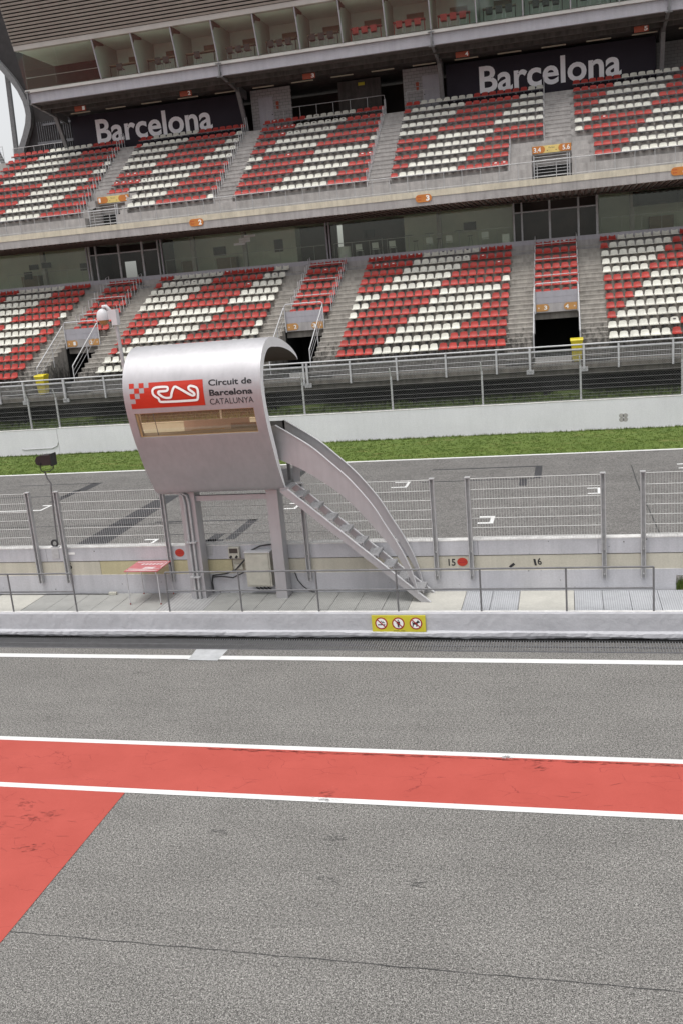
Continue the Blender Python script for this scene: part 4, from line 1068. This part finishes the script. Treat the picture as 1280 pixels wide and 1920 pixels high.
mb.add([(-35.04,y(25.1)+.1,25.1),(-35.04,y(31.5)+.1,31.5),(-35.04,68,31.5),(-35.04,68,25.1)],[(0,1,2,3)])
mb.add([(-35.04,y(31.5)+.1,31.5),(XR,y(31.5)+.1,31.5),(XR,72,31.5),(-35.04,72,31.5)],[(0,1,2,3)])
mb.build('louvre_backing', 'dark_wall', GS)
MB().box(-35.045,-35.0,62.3,67,22.56,24.86).build('suite_end_pane', 'suite_glass', GS)
# dark end wall with its curved opening
inner = [(-40.13,26.252),(-39.529,25.504),(-38.937,24.695),(-38.389,23.644),(-38.086,22.866),(-38.04,22.3),(-38.069,21.934),(-38.216,21.328),(-38.665,20.501),(-39.225,19.489),(-39.6,18.8)]
outer = [(-40.45,25.95),(-39.92,25.35),(-39.3,24.55),(-38.868,23.849),(-38.578,23.099),(-38.50,22.6),(-38.483,22.157),(-38.633,21.576),(-39.002,20.791),(-39.629,19.739),(-40.0,19.1)]
mb = MB(); ext = [(-44,29.0),(-42,28.0)]
inn = [(-48,32.0),(-44.5,29.6),(-42,28.0)]+inner
for (a, b) in zip(inn, inn[1:]):
    mb.add([(a[0],68.0,a[1]),(b[0],68.0,b[1]),(-34.5,68.0,b[1]),(-34.5,68.0,a[1])],[(0,1,2,3)])
mb.prism_y([(-48,32.0),(-34.5,32.0),(-34.5,36),(-48,36)],68.0,68.1)
mb.build('end_wall', 'dark_wall', GS)
mb = MB(); x = -37.9
while x < -34.6:
    mb.box(x,x+.04,67.93,68.0,18.8,21.6); x += .18
mb.box(-38.0,-34.6,67.9,67.99,20.0,20.2); mb.box(-37.4,-34.6,67.9,67.99,21.3,21.45)
mb.build('end_wall_ribs', 'dark_steel', GS)
out = [(-48.3,31.6),(-44.8,29.2),(-42.3,27.6)]+outer
a = slab_y(inn, out, 67.6, 68.3); a.build('curved_rim', 'grey_steel', GS, 40)
# mast and strut beside the curved opening
tag(MB().prism_y([(-40.72,19.0),(-40.40,19.0),(-40.13,26.4),(-40.42,26.4)],68.9,69.15).build('mast', 'grey_steel'), 'tall grey steel mast against the white sky beside the curved rim', 'mast')
tag(MB().prism_y([(-41.05,19.0),(-40.75,19.0),(-41.6,21.4),(-41.9,21.4)],67.4,67.6).build('strut', 'grey_steel'), 'grey leaning strut at the left edge of the upper tier', 'strut')

# ------------------------------------------------------------------ railings of the stand
e = empty('guard_rail', (-14,47.8,3.0), 'silver guard rail with mesh infill along the front of the lower tier', 'railing')
MB().tube([(XL,47.74,4.17),(XR,47.74,4.17)],.038,8).build('top_rail', 'white_steel', e, 40)
MB().tube([(XL,47.82,3.93),(XR,47.82,3.93)],.058,8).build('thick_rail', 'galv_light', e, 40)
for z in (3.66,3.42): MB().tube([(XL,47.82,z),(XR,47.82,z)],.020,6).build('lower_rail', 'galvanised', e, 40)
mb = MB(); x = -40
while x < 9: mb.box(x-.004,x+.004,47.818,47.826,3.20,3.87); x += .075
z = 3.22
while z < 3.88: mb.box(-40,9,47.817,47.825,z-.0035,z+.0035); z += .075
o = mb.build('mesh_infill', 'galvanised', e)
gpx = [2.49-4.23*0, 5.0, -1.745, .855, -3.385, -5.93]
per = 6.79
posts = []
for k in range(-6, 3):
    for x in (2.49, 5.0): posts.append((x+k*6.78 if k > -6 else x-40, 0))
allx = sorted(set([round(v, 2) for v in [2.49,5.0,7.5,10.0,-3.39,-5.93,-8.45,-10.9,-13.4,-17.4,-19.9,-22.4,-24.9,-27.4,-31.5,-34,-36.5,-39]]))
for x in allx:
    MB().box(x-.045,x+.045,47.70,47.78,2.96,4.13).build('post', 'galv_light', e)
for x in (-1.745,.855,-15.8,-13.25+.05,-29.9,-27.3-.05):
    p = MB().box(x-.05,x+.05,47.66,47.76,3.0,4.13).build('post', 'galv_light', e)
    MB().box(x-.18,x+.18,47.70,47.82,2.86,3.08).build('foot_plate', 'galvanised', p)

e = empty('guard_rail', (-14,56.4,12.8), 'thin grey railing along the cream balcony edge of the upper tier', 'railing')
MB().tube([(XL,56.4,13.72),(XR,56.4,13.72)],.026,6).build('top_rail', 'galvanised', e, 40)
MB().tube([(XL,56.4,12.9),(XR,56.4,12.9)],.014,5).build('lower_rail', 'galvanised', e, 40)
x = -41.0
while x < 10:
    MB().tube([(x,56.42,12.79),(x,56.42,13.6),(x,56.4,13.72)],.022,5).build('post', 'galvanised', e); x += 1.045
def hrail(name, lab, x0, x1, y, z0, z1, n, mat='galvanised', mid=False):
    e = empty(name, ((x0+x1)/2,y,z0), lab, 'railing')
    MB().tube([(x0,y,z1),(x1,y,z1)],.022,6).build('top_rail', mat, e)
    if mid:
        for k in range(1, 8): MB().tube([(x0,y,z0+(z1-z0)*k/8),(x1,y,z0+(z1-z0)*k/8)],.010,4).build('bar', mat, e)
    for k in range(n+1):
        x = x0+(x1-x0)*k/n; MB().tube([(x,y,z0),(x,y,z1)],.02,6).build('post', mat, e)
hrail('gallery_railing', 'grey railing above the third upper block in front of the dark opening', -19.65,-11.4,66.85,18.72,20.08,7)
hrail('gallery_railing', 'short grey railing in front of the brick wall left of the second banner', -9.9,-7.6,66.9,18.72,20.1,2)
hrail('gallery_railing', 'grey railing under the dark end wall at the upper left', -39.6,-35.3,67.0,18.72,19.84,5)
hrail('gallery_railing', 'barred grey railing against the sky at the far left edge', -44.5,-40.7,67.4,18.5,20.15,3, mid=True)

# hand rails beside the aisles: a run of hoops
def hoops(lab, x, rows, Y, Z, dy, n=2, h=.95, mat='galv_light', r=.024, first=None):
    r0 = rows[0]; e = empty('aisle_handrail', (x,Y(r0),Z(r0)-.4), lab, 'handrail', 'handrails beside the stand aisles')
    for rr in rows:
        y1 = Y(rr)+.34; z = Z(rr)-.40; ya = y1-dy
        MB().tube([(x,ya,z),(x,ya,z+h),(x,y1,z+h+.12),(x,y1,z)],r,6).build('hoop', mat, e, 40)
LN = ['left','centre left','centre','right']
UB = {}
for x, lab in ((-30.40,'run of steel hoops right of the first upper block'),(-21.05,'run of steel hoops right of the second upper block'),(-11.30,'run of steel hoops right of the third upper block')):
    hoops(lab, x, list(range(10,0,-1)), UY, UZ, .42)
hoops('run of steel hoops right of the fourth upper block, under the second banner', -.92, list(range(7,0,-1)), UY, UZ, .42)
hoops('short run of steel hoops at the cut corner of the fourth upper block', -2.90, [10,9,8], UY, UZ, .42)
tn = {-28.62:'tunnel 1 and 2', -14.52:'tunnel 2 and 3', -.42:'tunnel 3 and 4'}
for c in (-28.62,-14.52,-.42):
    for sd, nm in ((-1,'left'),(1,'right')):
        x = c+sd*1.20
        hoops('steel hoops on the %s side of the small red block above %s' % (nm, tn[c]), x, list(range(6,0,-1)), LY, LZ, .45, h=.9)
    for rr in (1,3,5):
        e = empty('cross_rail', (c,LY(rr),LZ(rr)-.4), 'double bar rail across the small block above %s, %s' % (tn[c], {1:'topmost of three',3:'middle of three',5:'lowest of three'}[rr]), 'railing', 'rails across the small red blocks')
        y = LY(rr)-.50; z = LZ(rr)-.40
        MB().tube([(c-1.2,y,z-.1),(c-1.2,y,z+.52),(c+1.2,y,z+.52),(c+1.2,y,z-.1)],.026,6).build('frame', 'galv_light', e, 40)
        MB().tube([(c-1.2,y,z+.02),(c+1.2,y,z+.02)],.018,6).build('lower_bar', 'galv_light', e, 40)
    e = empty('tunnel_railing', (c,53,5.6), 'rounded steel rail framing the head of %s' % tn[c], 'railing', 'rails round the tunnel heads')
    MB().tube([(c-1.13,52.93,5.55),(c-1.13,52.93,7.05),(c-1.05,52.93,7.14),(c+1.05,52.93,7.14),(c+1.13,52.93,7.05),(c+1.13,52.93,5.55)],.033,8).build('frame', 'white_steel', e, 40)
    for sd in (-1, 1):
        x = c+sd*1.15
        p = MB().tube([(x,52.8,6.95),(x,49.2,4.75),(x,49.2,3.55)],.033,8).build('side_rail', 'galv_light', e, 40)
        MB().tube([(x,52.6,6.2),(x,49.2,4.15)],.012,5).build('lower_wire', 'galvanised', p)
        MB().tube([(x,52.6,6.5),(x,49.2,4.45)],.012,5).build('upper_wire', 'galvanised', p)
        MB().tube([(x,51.2,4.6),(x,51.2,5.97)],.030,6).build('post', 'galv_light', p)

# ------------------------------------------------------------------ signs
def arrow(mb, cx, cz, y, d, m=0, s=.07):
    mb.add([(cx-d*s*.1,y,cz-.012),(cx+d*s,y,cz-.012),(cx+d*s,y,cz+.012),(cx-d*s*.1,y,cz+.012)] ,[(0,1,2,3)] if d > 0 else [(3,2,1,0)],m)
    for q in (1,-1):
        v = [(cx+d*s*1.25,y,cz),(cx+d*s*.65,y,cz+q*s*.7),(cx+d*s*.45,y,cz+q*s*.5),(cx+d*s*.9,y,cz)]
        mb.add(v,[(0,1,2,3)],m)
def pill(mb, x0, x1, z0, z1, y, m=0, left=True, right=True, t=.012):
    r = (z1-z0)/2; cz = (z0+z1)/2; pts = []
    if right: pts += [(x1-r+r*math.cos(a), cz+r*math.sin(a)) for a in [R(-90+180*k/10) for k in range(11)]]
    else: pts += [(x1,z0),(x1,z1)]
    if left: pts += [(x0+r+r*math.cos(a), cz+r*math.sin(a)) for a in [R(90+180*k/10) for k in range(11)]]
    else: pts += [(x0,z1),(x0,z0)]
    mb.prism_y(pts, y-t, y, m)
for c, a, b in ((-28.62,'1','2'),(-14.52,'2','3'),(-.42,'3','4')):
    e = empty('direction_sign', (c,52.97,5.65), 'orange sign with arrows and numbers %s and %s over a lower tunnel' % (a, b), 'sign', 'number signs over the lower tunnels')
    mb = MB(); pill(mb, c-1.07,c-.38,5.66,6.04,52.968,0,False,True); mb.build('plate', 'orange_tan', e); mb = MB(); pill(mb, c+.38,c+1.07,5.66,6.04,52.968,0,True,False); mb.build('plate', 'orange_tan', e)
    mb = MB(); text_on(mb, a, c-.66,c-.50,5.74,5.96,52.953,0,.03); text_on(mb, b, c+.46,c+.64,5.74,5.96,52.953,0,.03)
    arrow(mb, c-.90, 5.84, 52.953, -1); arrow(mb, c+.90, 5.84, 52.953, 1); mb.build('lettering', 'sign_white', e)
for c, a, b in ((-28.70,'1','2'),(-.50,'3.4','5.6')):
    e = empty('direction_sign', (c,59.94,14.5), 'orange and yellow sign reading %s and %s over an upper tunnel' % (a, b), 'sign', 'number signs over the upper tunnels')
    MB().box(c-1.12,c+1.12,59.92,59.945,14.50,14.91).build('plate', 'yellow_tan', e)
    mb = MB(); pill(mb, c-1.115,c-.38,14.503,14.907,59.919,0,False,True,.006); mb.build('number_field', 'orange', e); mb = MB(); pill(mb, c+.38,c+1.115,14.503,14.907,59.919,0,True,False,.006); mb.build('number_field', 'orange', e)
    w_ = .14 if len(a) == 1 else .42
    mb = MB(); text_on(mb, a, c-1.04,c-1.04+w_,14.57,14.84,59.910,0,.02); text_on(mb, b, c+1.04-w_,c+1.04,14.57,14.84,59.910,0,.02); mb.build('numbers', 'sign_white', e)
    mb = MB(); text_on(mb, 'Portes', c-.17,c+.17,14.74,14.83,59.917,0,0); arrow(mb, c-.22, 14.62, 59.917, -1, 0, .05); arrow(mb, c+.22, 14.62, 59.917, 1, 0, .05); mb.build('small_print', 'ink_soft', e)
for c, n in ((-21.68,'2'),(-7.72,'3'),(6.25,'4')):
    e = empty('zone_sign', (c,56.3,12.2), 'orange rounded sign with a white %s on the balcony edge' % n, 'sign', 'zone signs on the balcony')
    mb = MB(); pill(mb, c-.47,c+.47,12.19,12.62,56.298); mb.build('plate', 'orange', e)
    mb = MB(); text_on(mb, n, c+.14,c+.34,12.25,12.56,56.283,0,.05); mb.build('number', 'sign_white', e)
    mb = MB(); text_on(mb, 'Zona', c-.40,c-.14,12.45,12.54,56.283,0,.01); text_on(mb, 'Zone', c-.37,c-.14,12.30,12.39,56.283,0,.01); mb.build('small_print', 'dull_red', e)
for c, n in ((-32.2,'1'),(-24.35,'2'),(-15.75,'3'),(-5.8,'4'),(4.9,'5')):
    e = empty('hanging_sign', (c,64.0,21.2), 'red orange sign with the number %s hanging under the gallery ceiling' % n, 'sign', 'number signs under the gallery ceiling')
    MB().box(c-.42,c+.42,63.98,64.02,21.15,21.48).build('plate', 'orange_deep_shaded', e)
    mb = MB(); text_on(mb, n, c+.16,c+.36,21.20,21.44,63.978,0,.02); mb.build('number', 'sign_white', e)
    mb = MB(); mb.tube([(c-.3,64,21.48),(c-.3,64,21.75)],.01,4); mb.tube([(c+.3,64,21.48),(c+.3,64,21.75)],.01,4); mb.build('hanger', 'dark_steel', e)
for x0, x1, tx0, tx1, lab in ((-34.75,-21.5,-32.83,-23.85,'dark banner reading Barcelona behind the first and second upper blocks'),(-7.25,6.02,-5.07,3.92,'dark banner reading Barcelona behind the fourth and fifth upper blocks')):
    e = empty('banner', ((x0+x1)/2,67.3,18.8), lab, 'banner', 'dark Barcelona banners')
    MB().box(x0,x1,67.30,67.34,18.75,21.50).build('cloth', 'navy', e)
    mb = MB(); text_on(mb, 'Barcelona', tx0, tx1, 19.45, 21.10, 67.292, 0, .022); mb.build('lettering', 'letter_white', e)
for x in (-19.0,-8.75-.45):
    tag(MB().box(x-.1,x+.1,67.36,67.39,20.45,20.7).box(x-.08,x+.08,67.34,67.39,20.15,20.4).build('fire_point', 'orange_deep_shaded'), 'small red box on the brick wall %s' % ('beside the left gallery door' if x < -15 else 'beside the right gallery door'), 'fire alarm')

# ------------------------------------------------------------------ wheelie bins
def wbin(cx, lab, tilt):
    e = empty('wheelie_bin', (cx,48.22,3.30), lab, 'bin', 'yellow bins at the front of the stand')
    b = MB(); n = 0
    zb, zt = 3.38, 4.37
    b.add([(cx-.22,48.0,zb),(cx+.22,48.0,zb),(cx+.22,48.42,zb),(cx-.22,48.42,zb),(cx-.28,47.92,zt),(cx+.28,47.92,zt),(cx+.28,48.48,zt),(cx-.28,48.48,zt)],
          [(0,3,2,1),(4,5,6,7),(0,1,5,4),(1,2,6,5),(2,3,7,6),(3,0,4,7)]); b.build('body', 'bin_yellow', e)
    MB().box(cx-.30,cx+.30,47.90,48.50,zt-.06,zt).build('rim', 'bin_yellow', e)
    MB().prism_x([(47.88,zt),(48.50,zt),(48.54,zt+.06),(48.40,zt+.10),(47.95,zt+.06)],cx-.31,cx+.31).build('lid', 'bin_yellow', e)
    MB().tube([(cx-.28,48.56,zt+.02),(cx+.28,48.56,zt+.02)],.022,7).build('handle', 'bin_yellow', e)
    for s in (-1, 1):
        MB().tube([(cx+s*.20,48.45,3.40),(cx+s*.27,48.45,3.40)],.10,12).build('wheel', 'rubber', e, 40)
    MB().box(cx-.14,cx+.14,47.985,48.0,3.34,3.50).build('foot', 'bin_yellow', e)
wbin(.535, 'yellow wheelie bin in front of the stand below tunnel 3 and 4', 0)
wbin(-28.95, 'yellow wheelie bin at the far left below tunnel 1 and 2', 0)

# ------------------------------------------------------------------ furniture behind the glass
def small_chair(x, y, z, col, lab, grp, face=1):
    e = empty('chair', (x,y,z), lab, 'chair', grp)
    MB().box(x-.22,x+.22,y-.2,y+.2,z+.42,z+.46).build('seat', col, e)
    yb = y+.2*face
    MB().prism_x([(yb,z+.50),(yb+.03,z+.50),(yb+.06*face+.03,z+.85),(yb+.06*face,z+.85)],x-.21,x+.21).build('backrest', col, e)
    for sx in (-1,1):
        for sy in (-1,1): MB().tube([(x+sx*.2,y+sy*.18,z),(x+sx*.2,y+sy*.18,z+(.42 if sy != face else .62))],.012,5).build('leg', 'galv_light', e)
cx_l = [(-12.85,61.9),(-11.75,61.8),(-10.62,61.7),(-8.25,61.9),(-6.98,61.8),(-4.72,61.7)]
od = ['first','second','third','fourth','fifth','sixth']
for i, (x, y) in enumerate(cx_l):
    small_chair(x, y, FL, 'chair_grey', 'pale grey chair behind the lower glass, %s from the left' % od[i], 'pale chairs behind the lower glass', -1)
def high_table(x, y, lab, h=1.1):
    e = empty('high_table', (x,y,FL), lab, 'table', 'high tables behind the lower glass')
    MB().lathe(x,y,[(.30,FL+h),(.30,FL+h+.03)],16).build('table_top', 'dark_steel', e)
    MB().tube([(x,y,FL),(x,y,FL+h)],.035,8).build('leg', 'galv_light', e)
    MB().lathe(x,y,[(.22,FL),(.20,FL+.03)],16).build('base', 'dark_steel', e)
for i, x in enumerate((-11.45,-9.7,-8.35,-6.45)): high_table(x, 62.5, 'high round table behind the lower glass, %s from the left' % od[i])
for i, x in enumerate((-9.2,-7.7,-5.7)):
    e = empty('stool', (x,62.2,FL), 'dark round stool behind the lower glass, %s from the left' % od[i], 'stool', 'stools behind the lower glass')
    MB().lathe(x,62.2,[(.18,FL+.70),(.18,FL+.74)],12).build('seat', 'black_plastic', e)
    MB().tube([(x-.15,62.2,FL),(x-.05,62.2,FL+.7)],.012,5).tube([(x+.15,62.2,FL),(x+.05,62.2,FL+.7)],.012,5).build('leg', 'dark_steel', e)
e = empty('counter', (-13.9,61.8,FL), 'rounded grey counter behind the lower glass', 'counter')
MB().lathe(-13.85,61.9,[(.40,FL),(.42,FL+.72),(.42,FL+.78)],20).build('body', 'chair_grey', e, 40)
tag(MB().box(-3.65,-3.2,61.2,61.7,FL,FL+.6).build('cabinet', 'chair_grey'), 'low grey cabinet beside the door bay behind the lower glass', 'cabinet')
SF = 22.6; bay = 0
for k, x in enumerate(mx[:-1]):
    if x > 6.5: break
    red = 6 <= k <= 8
    c_ = x+1.375
    bn = 'suite %s from the left' % ['first','second','third','fourth','fifth','sixth','seventh','eighth','ninth','tenth','eleventh','twelfth','thirteenth','fourteenth'][k]
    e = empty('bar_table', (c_,63.0,SF), '%s bar table behind the glass of the %s' % ('red' if red else 'black', bn), 'table', 'bar tables in the glazed suites')
    MB().box(c_-1.05,c_+.95,62.85,63.25,SF+.80,SF+.86).build('table_top', 'chair_red' if red else 'panel_brown', e)
    for sx in (-1.02,.88): MB().box(c_+sx,c_+sx+.05,62.9,62.95,SF,SF+.80).build('leg', 'chair_red' if red else 'chair_black', e)
    n = {0:1,1:2,2:1}.get(k, 3)
    for j in range(n):
        xx = c_-.62+j*.58+(.5 if n < 3 else 0)
        e = empty('bar_chair', (xx,62.65,SF), '%s chair, number %d from the left in the glazed %s' % ('red' if red else 'black', j+1, bn), 'chair', 'chairs in the glazed suites')
        MB().box(xx-.2,xx+.2,62.45,62.85,SF+.44,SF+.48).prism_x([(62.45,SF+.46),(62.49,SF+.46),(62.47,SF+.80),(62.43,SF+.80)],xx-.2,xx+.2).build('seat', 'chair_red' if red else 'chair_black', e)
        MB().tube([(xx-.2,62.5,SF),(xx-.2,62.5,SF+.44)],.015,4).tube([(xx+.2,62.5,SF),(xx+.2,62.5,SF+.44)],.015,4).tube([(xx-.2,62.8,SF),(xx-.2,62.8,SF+.44)],.015,4).tube([(xx+.2,62.8,SF),(xx+.2,62.8,SF+.44)],.015,4).build('leg', 'galv_light', e)

# ------------------------------------------------------------------ seats
def seat_geo(up=False):
    prof = [(-.005,.0,.235),(0,.045,.235),(.17,.035,.225),(.30,.055,.215),(.355,.12,.205),(.40,.30,.190),(.42,.385,.165),(.445,.39,.16)]
    if up: prof = [(-.005,.0,.235),(0,.05,.235),(.17,.04,.225),(.30,.05,.215),(.35,.10,.208),(.38,.26,.20),(.395,.335,.175),(.42,.34,.17)]
    vs = []; nc = 5
    for (dy, dz, w) in prof:
        for c in range(nc):
            u = c/(nc-1)*2-1; curl = .028*abs(u)**2.5
            vs.append((u*w, dy-curl*(1 if dz > .1 else 0), dz+(curl if dz <= .1 and dy > .05 else 0)-(.03*abs(u)**4 if dz > .33 else 0)))
    n = len(vs); fs = []
    for i in range(len(prof)-1):
        for c in range(nc-1): a = i*nc+c; fs.append((a, a+1, a+nc+1, a+nc))
    # underside and back, 2 cm thick
    for (dy, dz, w) in prof:
        for c in range(nc):
            u = c/(nc-1)*2-1; vs.append((u*w*.97, dy+(.025 if dz > .1 else .01), dz-.025 if dz > 0 else -.012))
    for i in range(len(prof)-1):
        for c in range(nc-1): a = n+i*nc+c; fs.append((a+nc, a+nc+1, a+1, a))
    for i in range(len(prof)-1):
        a = i*nc; fs.append((a, a+nc, n+a+nc, n+a)); a = i*nc+nc-1; fs.append((n+a, n+a+nc, a+nc, a))
    for c in range(nc-1): fs.append((n+c, n+c+1, c+1, c)); a = (len(prof)-1)*nc+c; fs.append((a, a+1, n+a+1, n+a))
    return vs, fs
SV, SF_ = seat_geo(); UV, UF = seat_geo(True)
SV = [(a,b,c*.80) for a,b,c in SV]; UV = [(a,b,c*.84) for a,b,c in UV]
smesh = {}
for nm in ('red', 'white'):
    me = bpy.data.meshes.new('seat_'+nm); me.from_pydata(SV, [], SF_); me.materials.append(MAT['seat_'+nm])
    me.polygons.foreach_set('use_smooth', [True]*len(me.polygons)); me.set_sharp_from_angle(angle=R(50)); smesh[nm] = me
bk = MB(); bk.box(-.03,.03,.04,.42,-.10,-.06); bk.box(-.025,.025,.04,.09,-.06,-.014); bk.box(-.02,.02,.30,.34,-.06,-.01); bk.box(-.06,.06,.39,.42,-.22,-.04)
bme = bpy.data.meshes.new('seat_bracket'); bme.from_pydata(bk.v, [], bk.f); bme.materials.append(MAT['dark_steel'])
def red_at(ph): return ph % 14 < 7
seats = []      # (tier, block, row, col, ncols, x, y, z, colour)
def phase(c, r, base): return c+r+base+(6 if r >= 6 else 0)
for nm, x0, base in (('L1',-40.2,-1),('L2',-26.10,4),('L3',-11.97,-1),('L4',2.10,4)):
    for r in range(1, 13):
        for c in range(18):
            seats.append(('L',nm,r,c,18,x0+.5*c+.25,LY(r),LZ(r),'red' if red_at(phase(c,r,base)) else 'white'))
for nm, c0 in (('S1',-28.62),('S2',-14.52),('S3',-.42)):
    for r in range(1, 8):
        for c in range(5): seats.append(('L',nm,r,c,5,c0-1.03+.5*c+.03,LY(r),LZ(r),'red'))
ublocks = (('U1',-39.40,18,0,0,0),('U2',-29.15,16,4,4,0),('U3',-19.83,17,0,0,0),('U4',-9.95,18,4,0,4),('U5',.85,18,0,2,0))
for nm, x0, n, base, cl, crt in ublocks:
    for r in range(1, 11):
        for c in range(n):
            if nm == 'U2' and r >= 9 and c < 4: continue
            if nm == 'U4' and r >= 8 and c >= 14: continue
            if nm == 'U5' and r >= 8 and c < 2: continue
            seats.append(('U',nm,r,c,n,x0+.5*c+.25,UY(r),UZ(r),'red' if red_at(phase(c,r,base)) else 'white'))
from bpy_extras.object_utils import world_to_camera_view
def inpix(x, y, z):
    v = world_to_camera_view(SC, SC.camera, Vector((x,y,z))); return v.x*1280, (1-v.y)*1920
bpy.context.view_layer.update()
SC.render.resolution_x = 682; SC.render.resolution_y = 1024
def visible(s):
    u, v = inpix(s[5], s[6], s[7]+.2)
    if u < 4 or u > 1276: return False
    if s[0] == 'L' and 236 < u < 556 and v > 650-(u-236)*.07: return False
    return True
cand = sorted([s for s in seats if visible(s)], key=lambda s: (Vector((s[5],s[6],s[7]))-Vector((0,0,8))).length)
pick = set(id(s) for s in cand[:300])
ORD = ['first','second','third','fourth','fifth','sixth','seventh','eighth','ninth','tenth','eleventh','twelfth','thirteenth','fourteenth','fifteenth','sixteenth','seventeenth','eighteenth']
BN = {'L1':'left edge block','L2':'block behind booth','L3':'wide central lower block','L4':'right edge block','S1':'small block left of booth','S2':'small block above booth arch','S3':'small block above right bin'}
GN = {'L1':'seats of the far left lower block','L2':'seats of the lower block behind the booth','L3':'seats of the big lower block','L4':'seats of the right lower block','S1':'seats above tunnel 1 and 2','S2':'seats above tunnel 2 and 3','S3':'seats above tunnel 3 and 4'}
stuff = MB(); nind = 0
for s in seats:
    tier, blk, r, c, n, x, y, z, colr = s
    if id(s) in pick:
        o = bpy.data.objects.new('stadium_seat', smesh[colr]); o.location = (x, y, z); o.rotation_euler = (random.uniform(-.035,.035), random.uniform(-.012,.012), random.uniform(-.02,.02)); COL.objects.link(o)
        fr = 12-r if blk[0] == 'L' else 7-r
        rowt = 'bottom row' if fr == 0 else ORD[fr]+' row up'
        if blk == 'L1': t = '%s seat, %s from right, %s, %s' % (colr, ORD[n-1-c], rowt, BN[blk])
        else: t = '%s seat, %s from left, %s, %s' % (colr, ORD[c], rowt, BN[blk])
        tag(o, t, 'seat', GN[blk])
        b = bpy.data.objects.new('bracket', bme); COL.objects.link(b); b.parent = o; nind += 1
    else:
        V_, F_ = (SV, SF_) if tier == 'L' else (UV, UF)
        jx = random.uniform(-.008,.008); jz = random.uniform(-.006,.006)
        stuff.add([(x+a+jx, y+b, z+d+jz) for a, b, d in V_], F_, 0 if colr == 'red' else 1)
        stuff.box(x-.03,x+.03,y+.05,y+.42,z-.10,z-.06,2)
        if tier == 'U' and c % 4 == 2: stuff.box(x-.06,x+.06,y+.0,y+.1,z-.12,z-.03,2)
        if tier == 'U' : stuff.box(x-.25,x+.25,y+.02,y+.07,z-.055,z-.015,2)
    # number stickers on a few seats
stk = MB()
mk = {('L3',1):[0,1,5,6,9,10,12,14],('L3',2):[1,2,3,11,12,14],('L2',1):[8,9],('L2',2):[4,5,16],('L2',3):[13],('L3',3):[16],('U3',2):[2,3,4,5,6,7,9,10,11],('U3',3):[3,4,5,9],('U3',1):[1,7],('S3',1):[2,3],('S2',2):[2],('L4',11):[6,7],('U2',6):[1,2],('U2',7):[0,1,2,3,4,5,6],('U5',6):[3],('U4',10):[13,12],('U3',6):[5],('U3',7):[15,16]}
for s in seats:
    tier, blk, r, c, n, x, y, z, colr = s
    if (blk, r) in mk and c in mk[(blk, r)]:
        yy = y+(.355 if tier == 'U' else .37); zz = z+(.20 if tier == 'U' else .215)
        stk.add([(x-.07,yy-.008,zz-.02),(x+.07,yy-.008,zz-.02),(x+.06,yy+.004,zz+.03),(x-.06,yy+.004,zz+.03)],[(0,1,2,3)],0 if colr == 'red' else 1)
o = stuff.build('stadium_seats', ['seat_red','seat_white','dark_steel'], None, 50)
tag(o, 'red and white plastic seats filling the rows further up the stand', 'seats', kind='stuff')
o = stk.build('seat_stickers', ['sign_white','ink_soft'])
tag(o, 'small number stickers on scattered stadium seats', 'stickers', kind='stuff')
print('seats', len(seats), 'individual', nind, 'objects', len(bpy.data.objects))
